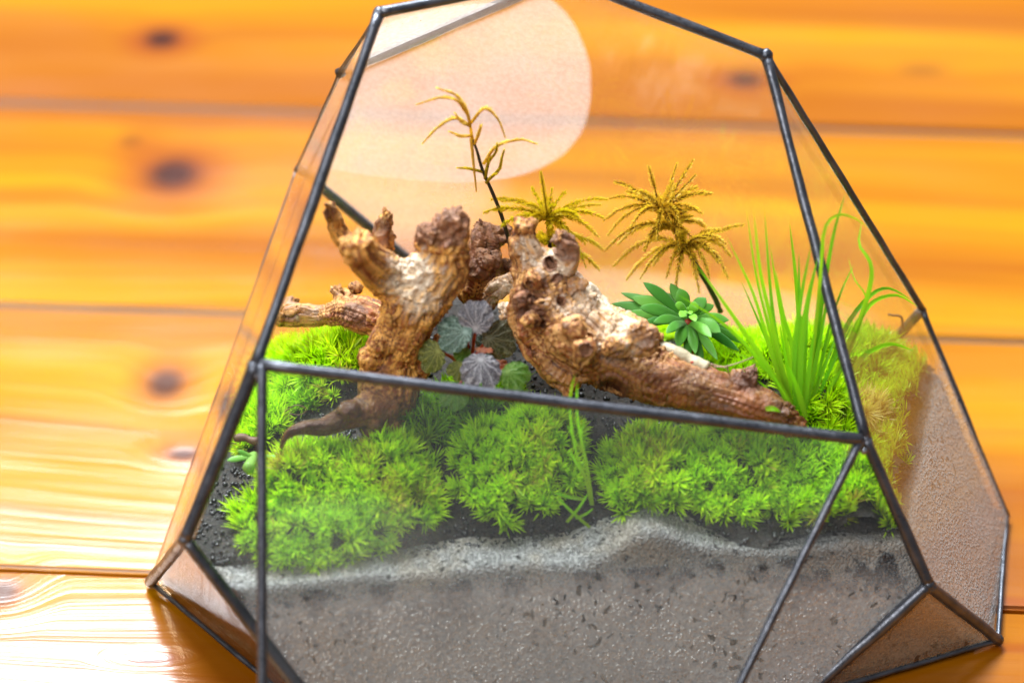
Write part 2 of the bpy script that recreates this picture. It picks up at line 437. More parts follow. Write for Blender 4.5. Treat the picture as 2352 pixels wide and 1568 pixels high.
def make_wood(name, warm=1.0, pale=1.0):
    m, nt, out = newmat(name)
    g = attr(nt, 'grain', 1); pos = nd(nt, 'NewGeometry', None, 0)
    bark = attr(nt, 'bark'); pl = attr(nt, 'pale'); wet = attr(nt, 'wet')
    n1 = noise(nt, g, .55, 4, .62, .15); n2 = noise(nt, g, 1.5, 3, .6); n3 = noise(nt, pos, 95, 4, .6); n4 = noise(nt, pos, 420, 4, .65)
    col = mixc(nt, mr(nt, n1, .36, .62), (0.74 * warm, 0.40 * warm, 0.12), (0.25, 0.066, 0.013))
    col = mixc(nt, mr(nt, n2, .53, .64, 0, .92), col, (0.085, 0.026, 0.008))
    col = mixc(nt, mr(nt, n3, .55, .74, 0, .30), col, (0.30, 0.085, 0.020))
    pm = ma(nt, 'MULTIPLY', mr(nt, ma(nt, 'ADD', pl, ma(nt, 'ADD', ma(nt, 'MULTIPLY', ma(nt, 'SUBTRACT', n1, .5), 2.0), ma(nt, 'MULTIPLY', ma(nt, 'SUBTRACT', n3, .5), 1.2))), .25, 1.05), .85 * pale)
    col = mixc(nt, pm, col, mixc(nt, mr(nt, n2, .4, .7), (0.86, 0.77, 0.62), (0.56, 0.39, 0.24)))
    bc = mixc(nt, mr(nt, n4, .35, .68), (0.095, 0.034, 0.018), (0.33, 0.15, 0.08))
    bc = mixc(nt, mr(nt, n3, .55, .72, 0, .6), bc, (0.34, 0.21, 0.15))
    col = mixc(nt, mr(nt, ma(nt, 'ADD', bark, ma(nt, 'MULTIPLY', ma(nt, 'SUBTRACT', n3, .5), .9)), .38, .60, 0, .9), col, bc)
    col = mixc(nt, ma(nt, 'MULTIPLY', wet, .9), col, mixc(nt, mr(nt, n3, .4, .7), (0.045, 0.014, 0.007), (0.19, 0.058, 0.017)))
    h = ma(nt, 'ADD', ma(nt, 'ADD', ma(nt, 'MULTIPLY', n1, .8), ma(nt, 'MULTIPLY', n2, .7)), ma(nt, 'MULTIPLY', n4, ma(nt, 'ADD', .10, ma(nt, 'MULTIPLY', bark, .9))))
    rough = mr(nt, wet, 0, 1, .55, .26, False)
    principled(nt, out, Base_Color=col, Roughness=rough, Specular_IOR_Level=.45, Normal=bump(nt, h, .6, .0012))
    return m
M['wood'] = make_wood('weathered_driftwood', 1.18)
M['wood_grey'] = make_wood('bleached_driftwood', .92, 1.0)

def make_twig():
    m, nt, out = newmat('pale_twig')
    pos = nd(nt, 'NewGeometry', None, 0)
    n1 = noise(nt, pos, 160, 4, .6); n2 = noise(nt, pos, 700, 3, .6)
    col = mixc(nt, mr(nt, n1, .35, .7), (0.36, 0.30, 0.19), (0.52, 0.45, 0.31))
    col = mixc(nt, mr(nt, n2, .62, .72, 0, .8), col, (0.22, 0.07, 0.04))
    principled(nt, out, Base_Color=col, Roughness=.5, Normal=bump(nt, n2, .5, .0005))
    return m
M['twig'] = make_twig()
M['root'] = simple('pale_root', (0.30, 0.20, 0.12), .6)
M['twig_brown'] = simple('brown_twig', (0.13, 0.07, 0.035), .6)

# ------------------------------------------------------------------ table
ZT = -0.0022
table = empty('table', (0, 0.5, ZT))
tag(table, kind='structure')
PW = 0.1236
seam_y0 = 0.4650                          # the nearest seam crosses x = 0 here
GAPS = {0: .0016, 1: .0021, 2: .0028}
def plank(k):
    g0, g1 = GAPS.get(k, .002) / 2, GAPS.get(k + 1, .002) / 2
    w = PW - g0 - g1
    bm = bmesh.new()
    bmesh.ops.create_cube(bm, size=1)
    bmesh.ops.scale(bm, vec=(2.6, w, 0.026), verts=bm.verts)
    bmesh.ops.bevel(bm, geom=[e for e in bm.edges if abs((e.verts[0].co - e.verts[1].co).x) > 1], offset=0.0009, segments=3, affect='EDGES')
    me = bpy.data.meshes.new('plank'); bm.to_mesh(me); bm.free()
    o = link('plank', me, M['pine'])
    o.rotation_euler = (0, 0, PLANK_ANGLE)
    off = Matrix.Rotation(PLANK_ANGLE, 4, 'Z') @ Vector((0, (k * PW + g0 + k * PW + PW - g1) / 2, 0))
    o.location = Vector((0, seam_y0, -0.013 + ZT + random.uniform(-.0002, .0))) + off
    rel(o, table)
    if k in (1, 2):                        # dusty filler in the two wider joints
        bm = bmesh.new(); bmesh.ops.create_cube(bm, size=1); bmesh.ops.scale(bm, vec=(2.6, GAPS[k] + .0004, .01), verts=bm.verts)
        me = bpy.data.meshes.new('joint_filler'); bm.to_mesh(me); bm.free()
        o = link('joint_filler', me, M['filler']); o.rotation_euler = (0, 0, PLANK_ANGLE)
        o.location = Vector((0, seam_y0, ZT - .0063)) + Matrix.Rotation(PLANK_ANGLE, 4, 'Z') @ Vector((0, k * PW, 0)); rel(o, table)
for k in range(-5, 5): plank(k)
bm = bmesh.new(); bmesh.ops.create_cube(bm, size=1); bmesh.ops.scale(bm, vec=(2.5, 1.15, .02), verts=bm.verts)
me = bpy.data.meshes.new('underframe'); bm.to_mesh(me); bm.free()
o = link('underframe', me, M['underside']); o.location = (0, .47, ZT - .045); o.rotation_euler = (0, 0, PLANK_ANGLE); rel(o, table)

# ------------------------------------------------------------------ terrarium polyhedron
VX = {k: Vector(v) for k, v in {
 'T': (0.01325, 0.53397, 0.15508), 'C': (-0.03456, 0.52093, 0.15177), 'D': (0.06773, 0.52448, 0.13677), 'F': (-0.04876, 0.54947, 0.11592),
 'A': (-0.06462, 0.4492, 0.09193), 'B': (0.092, 0.451, 0.06543), 'M': (-0.08375, 0.42813, 0.05126), 'N': (0.1103, 0.43503, 0.02836),
 'L': (-0.10239, 0.4657, 0.0), 'P': (0.13368, 0.4429, 0.0), 'Q': (0.14466, 0.49303, 0.0), 'J': (0.1178, 0.52006, 0.0551),
 'G': (-0.06278, 0.55476, 0.08124), 'X': (-0.04511, 0.40588, 0.0), 'Y': (0.07784, 0.42133, 0.0), 'K': (0.0226, 0.5433, 0.0), 'R': (0.0888, 0.5298, 0.0)}.items()}
FACES = {'front': 'AMXYNB', 'left': 'CAMLGF', 'right': 'DBNPQJ', 'back': 'TFGKRJD', 'top': 'TCF', 'leftfoot': 'MLX', 'rightfoot': 'NPY',
         'backleft': 'GLK', 'backright': 'JQR', 'floor': 'XYPQRKL'}
INSIDE = Vector((0.02, 0.475, 0.03))
def fitplane(pts):
    A = np.array([p[:] for p in pts]); c = A.mean(0); n = np.linalg.svd(A - c)[2][2]
    n = Vector(n); c = Vector(c)
    if n.dot(INSIDE - c) > 0: n = -n
    return n, n.dot(c)
PL = {k: fitplane([VX[c] for c in f]) for k, f in FACES.items()}
OPEN = fitplane([VX[c] for c in 'TCABD'])
def inset_planes(names, d): return [(PL[k][0], PL[k][1] - d) for k in names]
SIDES = ['front', 'left', 'right', 'back', 'leftfoot', 'rightfoot', 'backleft', 'backright']
PN = np.array([PL[k][0][:] for k in SIDES]); PD = np.array([PL[k][1] for k in SIDES])
def walld(p):                              # distance to the nearest pane, positive inside
    return (PD[None] - np.asarray(p) @ PN.T).min(1)

terr = empty('geometric_terrarium', (0.02, 0.47, ZT))
tag(terr, 'faceted glass terrarium with dark soldered edges standing on the planks, its front door folded down', 'terrarium')

def pane(name, pts, mat, parent, th=0.0017):
    n, d = fitplane(pts)
    c = sum(pts, Vector()) / len(pts)
    ex = Vector((0, 0, 1)).cross(n)
    if ex.length < .05: ex = Vector((1, 0, 0))
    ex.normalize(); ey = n.cross(ex)
    fr = Matrix((ex, ey, n)).transposed().to_4x4(); fr.translation = c
    inv = fr.inverted()
    loc = [inv @ p for p in pts]
    ang = sorted(range(len(loc)), key=lambda i: math.atan2(loc[i].y, loc[i].x))
    loc = [loc[i] for i in ang]
    m = len(loc)
    V = [(p.x, p.y, 0) for p in loc] + [(p.x, p.y, -th) for p in loc]
    Fc = [list(range(m)), list(range(2 * m - 1, m - 1, -1))] + [[i, i + m, (i + 1) % m + m, (i + 1) % m] for i in range(m)]
    me = bpy.data.meshes.new(name); me.from_pydata(V, [], Fc); me.update()
    o = link(name, me, mat); me.materials.append(M['clear_glass'])
    for k, f in enumerate(me.polygons): f.material_index = 0 if k == 0 else 1
    o.matrix_world = fr
    o.parent = parent; o.matrix_parent_inverse = parent.matrix_world.inverted() if parent.type != 'EMPTY' else Matrix.Translation(-Vector(parent.location))
    return o, fr
def flatcoord(face, u, v):                 # picture point -> the pane's own flat coordinates
    pts = [VX[c] for c in FACES[face]]; n, d = fitplane(pts); c = sum(pts, Vector()) / len(pts)
    ex = Vector((0, 0, 1)).cross(n).normalized(); ey = n.cross(ex)
    q = onplane(u, v, (n, d)) - c
    return q.dot(ex), q.dot(ey)
def ellipse(face, u, v, ru, rv, soft, st, ex=2.0):
    c = flatcoord(face, u, v); a = flatcoord(face, u + ru, v); b = flatcoord(face, u, v - rv)
    return (c[0], c[1], math.hypot(a[0] - c[0], a[1] - c[1]), math.hypot(b[0] - c[0], b[1] - c[1]), soft, st, ex)

GL = {}
GL['back'] = make_glass('back_pane_fog', .02, [ellipse('back', 870, 150, 482, 280, .045, .52, 2.5), ellipse('back', 800, 420, 330, 170, .60, .36, 2.0),
                                              ellipse('back', 1560, 690, 420, 55, .7, .30, 2.0)], fogcol=(.86, .79, .77), grain=.14, edge=.10)
GL['top'] = make_glass('top_pane_fog', .16, [ellipse('top', 1010, 75, 170, 55, .2, .42, 2.0)], fogcol=(.84, .84, .84))
GL['left'] = make_glass('left_pane', .02, streak=.0)
yl = flatcoord('right', 2140, 900)[1]
GL['right'] = make_glass('right_pane_condensation', .02, [], streak=.85, drops=1.0, low=(yl - .004, yl + .004, .62), fogcol=(.82, .79, .77))
GL['front'] = make_glass('front_pane_condensation', .004, [ellipse('front', 1180, 1620, 1200, 290, .40, .58, 2.4), ellipse('front', 760, 1250, 240, 110, .6, .16, 2.0)],
                         streak=1.0, drops=.8, fogcol=(.86, .89, .92))
GL['foot'] = make_glass('foot_condensation_reflection_tint', .42, streak=.9, drops=.6, fogcol=(.72, .60, .47), tint=(.88, .77, .62))  # condensation, with the table's tan reflection tinted into glass and fog
GL['leftfoot'] = make_glass('left_foot_reflection_tint', .03, streak=.0, drops=.0, fogcol=(.60, .40, .24), tint=(.72, .52, .33))  # orange reflection of the table painted in as glass tint and fog colour
GL['door'] = make_glass('door_glass', .004, fogcol=(.62, .60, .58), grain=.35)
GL['plain'] = M['clear_glass']
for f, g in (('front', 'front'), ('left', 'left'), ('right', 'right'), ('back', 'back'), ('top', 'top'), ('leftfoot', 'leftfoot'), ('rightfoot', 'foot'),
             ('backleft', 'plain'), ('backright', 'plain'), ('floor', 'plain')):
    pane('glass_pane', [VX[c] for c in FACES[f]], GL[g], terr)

def bar_mesh(a, b, r, seed, flat=1.0, wob=.10):
    a = np.array(a[:]); b = np.array(b[:]); n = 22
    t = np.linspace(0, 1, n)[:, None]
    Pn = a * (1 - t) + b * t
    L = np.linalg.norm(b - a)
    s = (t * L * 130 + seed * 7.7)
    Pn = Pn + 0.00010 * np.stack([vnoise(np.hstack([s, s * 0 + k, s * 0])) for k in range(3)], 1)
    rr = r * (1 + .6 * wob * fbm(np.hstack([s * .5, s * 0 + 5, s * 0]), 2))
    rr[0] *= 1.12; rr[-1] *= 1.12
    V, T, Q = tube(Pn, rr, 10, True, flat)
    return npmesh('frame_bar', V, T, Q)
EDGES = [('TC', 2.0), ('TD', 2.0), ('TF', 2.1), ('CA', 2.1), ('CF', .8), ('DB', 2.0), ('DJ', 1.35), ('AM', 2.6), ('BN', 2.3), ('MX', 2.4), ('ML', 2.3), ('LX', 1.0),
         ('NY', 2.4), ('NP', 2.3), ('PY', 1.2), ('XY', 1.8), ('PQ', 1.1), ('QJ', 1.25), ('JR', 2.0), ('QR', 1.1), ('KR', 1.6), ('GK', 2.2), ('LK', 1.2), ('LG', .35), ('GF', .4)]
for k, (e, r) in enumerate(EDGES):
    a, b = VX[e[0]].copy(), VX[e[1]].copy()
    o = link('frame_bar', bar_mesh(a, b, r * .00071, k, wob=.20 if e == 'ML' else .15), M['solder'] if e == 'ML' else M['metal'])
    rel(o, terr)
o = link('frame_bar', bar_mesh(VX['A'], VX['B'], .0014, 77), M['metal']); rel(o, terr)
for c, r in (('C', 2.5), ('D', 2.8), ('A', 2.5), ('B', 2.4), ('M', 2.9), ('N', 2.8), ('T', 2.6), ('L', 2.3), ('P', 2.5), ('J', 1.7), ('Q', 1.5), ('X', 2.3), ('Y', 2.3)):
    V, T, Q = ico(VX[c][:], r * .00070, 2)
    V = V + (V - np.array(VX[c][:])) * (0.12 * fbm(V * 500, 2))[:, None]
    o = link('solder_joint', npmesh('solder_joint', V, T), M['metal']); rel(o, terr)

# the door: hinged on the sill A-B, folded down and out until its tip rests on the table
def rot_about(p, o_, ax, a): return o_ + Quaternion(ax.normalized(), a) @ (p - o_)
ax = VX['B'] - VX['A']
fold = R(-172)
dn = {k: rot_about(VX[k], VX['A'], ax, fold) for k in 'TCD'}
lift = OPEN[0]
nd_ = ax.cross(dn['T'] - VX['A']).normalized()
if nd_.z < 0: nd_ = -nd_
offs = nd_ * 0.0030
dpl = (nd_, nd_.dot(VX['A'] + offs))
DA, DB = onplane(601, 838, dpl), onplane(1976, 1010, dpl)
DC, DD, DT = onplane(603, 1705, dpl), onplane(1618, 1735, dpl), onplane(1140, 1812, dpl)
for q in (DC, DD, DT):
    if q.z < 0.0005: q.z = 0.0005
door_pts = [DA, DB, DD, DT, DC]
door, fr_ = pane('door', door_pts, GL['door'], terr, .0016)
door['label'] = 'hinged front pane folded down in front of the sand'
bpy.context.view_layer.update()
for k, (a, b, r) in enumerate(((DA, DB, 2.0), (DB, DD, 1.65), (DD, DT, 1.7), (DT, DC, 1.7), (DC, DA, 1.75))):
    o = link('door_bar', bar_mesh(a, b, r * .00075, 40 + k, wob=.05), M['metal'])
    o.parent = door; o.matrix_parent_inverse = door.matrix_world.inverted()
for a, s in ((VX['A'], 1), (VX['B'], -1)):
    p = a + ax.normalized() * 0.0005 * s + Vector((0, -.0022, -.0022))
    V, T, Q = ico(p[:], .00105, 2)
    o = link('hinge', npmesh('hinge', V, T), M['hinge']); o.parent = door; o.matrix_parent_inverse = door.matrix_world.inverted()

# ------------------------------------------------------------------ ground inside
def terrain(x, y):
    x = np.asarray(x, float); y = np.asarray(y, float)
    p = np.stack([x, y, np.full_like(x, .044)], -1).reshape(-1, 3)
    d = walld(p).reshape(x.shape)
    z = .0378 + .0118 * sstep(.004, .034, d) * sstep(.434, .466, y)
    z = z + .0078 * np.exp(-((x - .037) / .014) ** 2 - ((y - .442) / .013) ** 2)
    z = z - .0022 * np.exp(-((x - .012) / .02) ** 2 - ((y - .440) / .012) ** 2)
    q = np.stack([x, y, x * 0], -1).reshape(-1, 3)
    return z + (.0011 * fbm(q * 70, 3) + .0016 * vnoise(q * 32 + 4)).reshape(x.shape)

def build_sand():
    cx, cy = .02, .478; inn = .0022
    na = 320; th = np.arange(na) * 2 * math.pi / na
    D = np.stack([np.cos(th), np.sin(th), th * 0], 1)
    def rad(z):                            # z per direction
        c = np.stack([np.full(na, cx), np.full(na, cy), z], 1)
        num = (PD - inn)[None] - c @ PN.T; den = D @ PN.T
        t = np.where(den > 1e-6, num / np.maximum(den, 1e-6), 1e9)
        return t.min(1)
    z = np.full(na, .041)
    for _ in range(12):
        r = rad(z); z = terrain(cx + r * D[:, 0], cy + r * D[:, 1])
    V, rows = [], 0
    for s in np.linspace(0, 1, 16):
        zz = .0012 + (z - .0012) * s; r = rad(zz)
        V.append(np.stack([cx + r * D[:, 0], cy + r * D[:, 1], zz], 1)); rows += 1
    rt = rad(z)
    for s in np.linspace(1, 0, 46)[1:-1]:
        x = cx + rt * s * D[:, 0]; y = cy + rt * s * D[:, 1]
        V.append(np.stack([x, y, terrain(x, y)], 1)); rows += 1
    V = np.vstack(V)
    i = np.arange(rows - 1)[:, None] * na; j = np.arange(na)[None]; j2 = (j + 1) % na
    Q = np.stack([i + j, i + j2, i + na + j2, i + na + j], -1).reshape(-1, 4)
    c = len(V); zc = float(terrain(np.array([cx]), np.array([cy]))[0])
    V = np.vstack([V, [[cx, cy, zc]]])
    j = np.arange(na); b = (rows - 1) * na
    T = np.stack([b + j, b + (j + 1) % na, np.full(na, c)], -1)
    return npmesh('sand_bed', V, T, Q)
o = link('sand_bed', build_sand(), M['sand'])
tag(o, 'deep layer of grey sand filling the bottom of the terrarium', 'sand', kind='stuff')

# black soil patch behind the sand strip
BND = [atz(u, v, .0425) for u, v in [(380, 1290), (470, 1275), (600, 1262), (800, 1250), (1000, 1225), (1150, 1215), (1330, 1198), (1400, 1184), (1500, 1170), (1560, 1178), (1680, 1228), (1850, 1264), (1960, 1260), (2080, 1236), (2160, 1235)]]
bx = np.array([p.x for p in BND]); by = np.array([p.y for p in BND])
def soilz(x, y):
    yb = np.interp(x, bx, by)
    k = sstep(0, .006, y - yb)
    q = np.stack([x, y, x * 0], -1).reshape(-1, 3)
    return terrain(x, y) - .0006 + .0030 * k + (.0008 * fbm(q * 260, 3)).reshape(x.shape) * k
def build_soil():
    xs = np.arange(-.098, .136, .0009); ys = np.arange(.428, .552, .0009)
    X, Y = np.meshgrid(xs, ys, indexing='ij'); Z = soilz(X, Y)
    p = np.stack([X, Y, Z], -1).reshape(-1, 3)
    ok = (walld(p) > .0021) & ((Y - np.interp(X, bx, by)).ravel() > -.0005)
    idx = np.arange(len(p)).reshape(X.shape)
    q = np.stack([idx[:-1, :-1], idx[1:, :-1], idx[1:, 1:], idx[:-1, 1:]], -1).reshape(-1, 4)
    q = q[ok[q].all(1)]
    used = np.unique(q); mp = np.full(len(p), -1); mp[used] = np.arange(len(used))
    return npmesh('potting_soil', p[used], None, mp[q])
o = link('potting_soil', build_soil(), M['soil'])
tag(o, 'wet black potting soil under the moss and driftwood', 'soil', kind='stuff')

# ------------------------------------------------------------------ moss cushions
DOMES = []
def dome_h(x, y, d):
    cx, cy, rx, ry, h, rot, seed = d
    c, s = math.cos(rot), math.sin(rot)
    a = ((x - cx) * c + (y - cy) * s) / rx; b = (-(x - cx) * s + (y - cy) * c) / ry
    ang = np.arctan2(b, a)
    e = np.sqrt(a * a + b * b)
    e = e * (1 + .16 * vnoise(np.stack([np.cos(ang) * 1.6 + seed, np.sin(ang) * 1.6 + seed * 3, ang * 0], -1).reshape(-1, 3)).reshape(x.shape))
    q = np.stack([x * 95 + seed, y * 95, x * 0], -1).reshape(-1, 3)
    lump = .78 + .42 * fbm(q * .7, 2).reshape(x.shape)
    return np.where(e < 1, h * np.power(np.clip(1 - e ** 2.4, 0, 1), .6) * lump, 0), e

def moss(label, mat, lobes, spacing=.0022, leaf=.0051, nleaf=30, width=.00023, cat='moss', up=.55, straw=None):
    """lobes: (u, v, z, rx, ry, h, rot) domes of one cushion, seen at picture point (u, v) at height z"""
    ds = []
    for k, (u, v, z, rx, ry, h, rot) in enumerate(lobes):
        p = atz(u, v, z); ds.append((p.x, p.y, rx, ry, h, rot, len(DOMES) * 1.7 + k))
    DOMES.extend(ds)
    x0 = min(d[0] - max(d[2], d[3]) for d in ds); x1 = max(d[0] + max(d[2], d[3]) for d in ds)
    y0 = min(d[1] - max(d[2], d[3]) for d in ds); y1 = max(d[1] + max(d[2], d[3]) for d in ds)
    def surf(x, y):
        hs = [dome_h(x, y, d) for d in ds]
        h = np.max([q[0] for q in hs], 0); e = np.min([q[1] for q in hs], 0)
        return soilz(x, y) + h - .0008, e
    # dark core
    st = .0012
    X, Y = np.meshgrid(np.arange(x0, x1, st), np.arange(y0, y1, st), indexing='ij')
    Z, E_ = surf(X, Y); p = np.stack([X, Y, Z - .0012], -1).reshape(-1, 3)
    ok = (E_.ravel() < .98) & (walld(p) > .0022)
    idx = np.arange(len(p)).reshape(X.shape)
    q = np.stack([idx[:-1, :-1], idx[1:, :-1], idx[1:, 1:], idx[:-1, 1:]], -1).reshape(-1, 4); q = q[ok[q].all(1)]
    used = np.unique(q); mp = np.full(len(p), -1); mp[used] = np.arange(len(used))
    c = Vector(p[used].mean(0)); c.z = float(p[used][:, 2].min())
    root = empty('moss_cushion', c)
    tag(root, label, cat, 'moss cushions planted in the terrarium')
    o = link('peat_core', npmesh('peat_core', p[used], None, mp[q]), M['soil']); rel(o, root)
    # shoots
    gx, gy = np.meshgrid(np.arange(x0, x1, spacing), np.arange(y0, y1, spacing), indexing='ij')
    gx = gx.ravel() + rng.uniform(-.55, .55, gx.size) * spacing; gy = gy.ravel() + rng.uniform(-.55, .55, gy.size) * spacing
    gz, ge = surf(gx, gy)
    eps = .0012
    zx = (surf(gx + eps, gy)[0] - surf(gx - eps, gy)[0]) / (2 * eps); zy = (surf(gx, gy + eps)[0] - surf(gx, gy - eps)[0]) / (2 * eps)
    N = np.stack([-zx, -zy, np.ones_like(zx)], 1); N /= np.linalg.norm(N, axis=1)[:, None]
    B = np.stack([gx, gy, gz - .0006], 1)
    # steeper flanks get extra shoots
    extra = rng.random(len(gx)) < np.clip((1 / N[:, 2] - 1), 0, 1.0)
    B = np.vstack([B, B[extra] + rng.normal(0, .0006, (extra.sum(), 3))]); N = np.vstack([N, N[extra]]); ge = np.concatenate([ge, ge[extra]])
    keep = (ge < 1.0) & (walld(B + N * .0028) > .0022)
    B, N = B[keep], N[keep]
    N = N * (1 - up) + np.array([0, 0, up]) + rng.normal(0, .22, N.shape); N /= np.linalg.norm(N, axis=1)[:, None]
    n = len(B)
    tint = np.clip(.5 + .45 * fbm(B * 130, 2) + rng.normal(0, .18, n), 0, 1)
    size = leaf * (1 + .22 * fbm(B * 180 + 9, 2)) * rng.uniform(.8, 1.2, n)
    B = np.repeat(B, nleaf, 0); N = np.repeat(N, nleaf, 0); tint = np.repeat(tint, nleaf) + rng.normal(0, .11, n * nleaf); size = np.repeat(size, nleaf)
    k = np.tile(np.arange(nleaf), n)
    az = k * 2.39996 + np.repeat(rng.uniform(0, 6.28, n), nleaf) + rng.normal(0, .25, n * nleaf)
    lv = (k + .5) / nleaf                                  # 0 = outer, 1 = inner leaves
    pol = (1.05 - .92 * lv) + rng.normal(0, .12, n * nleaf)
    a = np.cross(N, [0.3, 0.9, 0.1]); a /= np.linalg.norm(a, axis=1)[:, None]; b = np.cross(N, a)
    out = a * np.cos(az)[:, None] + b * np.sin(az)[:, None]
    d0 = N * np.cos(pol * .75)[:, None] + out * np.sin(pol * .75)[:, None]
    bend = out * (.30 + .25 * (1 - lv))[:, None] - np.array([0, 0, .16]) 
    L = size * rng.uniform(.72, 1.1, n * nleaf) * (.75 + .35 * lv)
    S0 = B + N * (size * .30 * lv)[:, None]
    side = np.cross(d0, N + out * .3); side /= np.linalg.norm(side, axis=1)[:, None] + 1e-9
    ss = [0, .38, .72, 1.0]; ww = [.55, 1.0, .75, 0]
    W = width * rng.uniform(.8, 1.25, n * nleaf)
    rows = []
    for s, w in zip(ss, ww):
        c_ = S0 + (L * s)[:, None] * d0 + (L * s * s * .55)[:, None] * bend
        if w == 0: rows.append(c_)
        else: rows += [c_ - side * (W * w)[:, None], c_ + side * (W * w)[:, None]]
    V = np.stack(rows, 1)                                  # n, 7, 3
    ins = walld(V.reshape(-1, 3)).reshape(V.shape[:2]).min(1) > .0019
    V = V[ins]; tint = tint[ins]; nl = len(V)
    o7 = np.arange(nl)[:, None] * 7
    Q = np.concatenate([o7 + [0, 1, 3, 2], o7 + [2, 3, 5, 4]]); T = o7 + [4, 5, 6]
    sv = np.tile(np.array([0, 0, .38, .38, .72, .72, 1.0]), nl); tv = np.repeat(np.clip(tint, 0, 1), 7)
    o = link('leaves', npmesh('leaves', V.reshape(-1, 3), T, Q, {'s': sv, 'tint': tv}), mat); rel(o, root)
    o['kind'] = 'stuff'
    return root

moss('broad bright green moss cushion at the left behind the upright door bar', M['moss'],
     [(640, 1175, .046, .011, .0105, .007, .1), (870, 1120, .047, .0175, .0115, .0090, 0), (715, 1110, .048, .014, .0095, .0085, 0), (740, 1185, .045, .019, .009, .006, 0)])
moss('round bright green moss cushion between the two larger front ones', M['moss'],
     [(1125, 1100, .046, .0095, .011, .0078, 0), (1235, 1075, .046, .0105, .011, .0092, 0)])
moss('long bright green moss cushion at the front right below the driftwood end', M['moss'],
     [(1505, 1092, .046, .0145, .0115, .0084, 0), (1690, 1095, .046, .017, .012, .0092, 0), (1850, 1105, .046, .013, .0115, .0088, 0)])
moss('green moss cushion in the right front corner above black gravel', M['moss'], [(1965, 1135, .045, .0115, .0115, .011, .2)])
moss('dark olive moss tuft at the foot of the left driftwood', M['moss_dark'],
     [(985, 985, .050, .010, .010, .006, 0), (1105, 965, .051, .012, .010, .006, 0)], spacing=.0030, leaf=.0066)
moss('tall green moss carpet behind the left driftwood root', M['moss'],
     [(632, 880, .050, .011, .013, .006, 0), (745, 855, .051, .016, .014, .007, 0), (720, 805, .052, .020, .014, .006, 0), (592, 950, .050, .008, .010, .005, 0)], spacing=.0024, leaf=.0056)
moss('yellow green moss carpet behind the grass tuft at the back', M['moss'],
     [(1720, 820, .050, .016, .014, .006, 0), (1850, 800, .051, .018, .016, .008, 0), (1450, 735, .050, .018, .008, .003, 0)], spacing=.0025)
moss('olive gold moss cushion behind the right glass pane', M['moss_gold'],
     [(2035, 830, .050, .016, .013, .009, 0), (2050, 905, .049, .013, .014, .010, 0), (1960, 790, .050, .012, .012, .009, 0)], leaf=.0060)
moss('small lime green moss tuft at the base of the grass', M['moss'], [(1880, 955, .050, .011, .010, .010, 0)], spacing=.0028, leaf=.0066)
moss('straw coloured moss tuft between the grass and the right pane', M['moss_straw'], [(1985, 950, .050, .0065, .007, .010, 0)], spacing=.0026, leaf=.0066)
moss('yellow moss cushion against the right pane below the straw tuft', M['moss_gold'], [(2030, 1065, .047, .011, .012, .0125, 0)], spacing=.0023, leaf=.0050)

# black gravel where the soil shows
def build_gravel():
    n = 15000
    x = rng.uniform(-.096, .13, n); y = rng.uniform(.430, .55, n)
    yb = np.interp(x, bx, by); z = soilz(x, y)
    cov = np.max([dome_h(x, y, d)[0] for d in DOMES], 0)
    near = np.exp(-np.clip(y - yb, 0, 1) / .02)
    p = np.stack([x, y, z], 1)
    k = (y > yb - .0012 + rng.normal(0, .0007, n)) & (cov < .003) & (walld(p) > .003) & (rng.random(n) < .35 + .65 * near)
    p = p[k]
    fx = rng.uniform(-.07, .115, 5200)         # grains pressed against the front pane, just under the sand line
    nf, df = PL['front']; zf = .0360 - np.abs(rng.normal(0, .0055, fx.size)) - .0005
    yf = (df - .0021 - nf.x * fx - nf.z * zf) / nf.y
    pf = np.stack([fx, yf, zf - .0002], 1)
    pf = pf[(fbm(pf * 150, 2) > .12) & (walld(pf) > .0012)]
    p = np.vstack([p, pf]); n = len(p)
    V0, T0, _ = ico((0, 0, 0), 1, 1)
    sc = rng.uniform(.00042, .00085, n)
    an = rng.normal(0, 1, (n, 3, 3)); Qm, _r = np.linalg.qr(an)
    ax3 = rng.uniform(.7, 1.2, (n, 1, 3))
    V = (V0[None] * ax3 * (1 + rng.normal(0, .08, (n, len(V0), 1)))) @ Qm
    V = V * sc[:, None, None] + (p + np.array([0, 0, .0002]))[:, None]
    T = (np.arange(n)[:, None, None] * len(V0) + T0[None]).reshape(-1, 3)
    return npmesh('black_gravel', V.reshape(-1, 3), T, smooth=False)
o = link('black_gravel', build_gravel(), M['granule'])
tag(o, 'glistening black gravel grains strewn between sand and moss', 'gravel', kind='stuff')

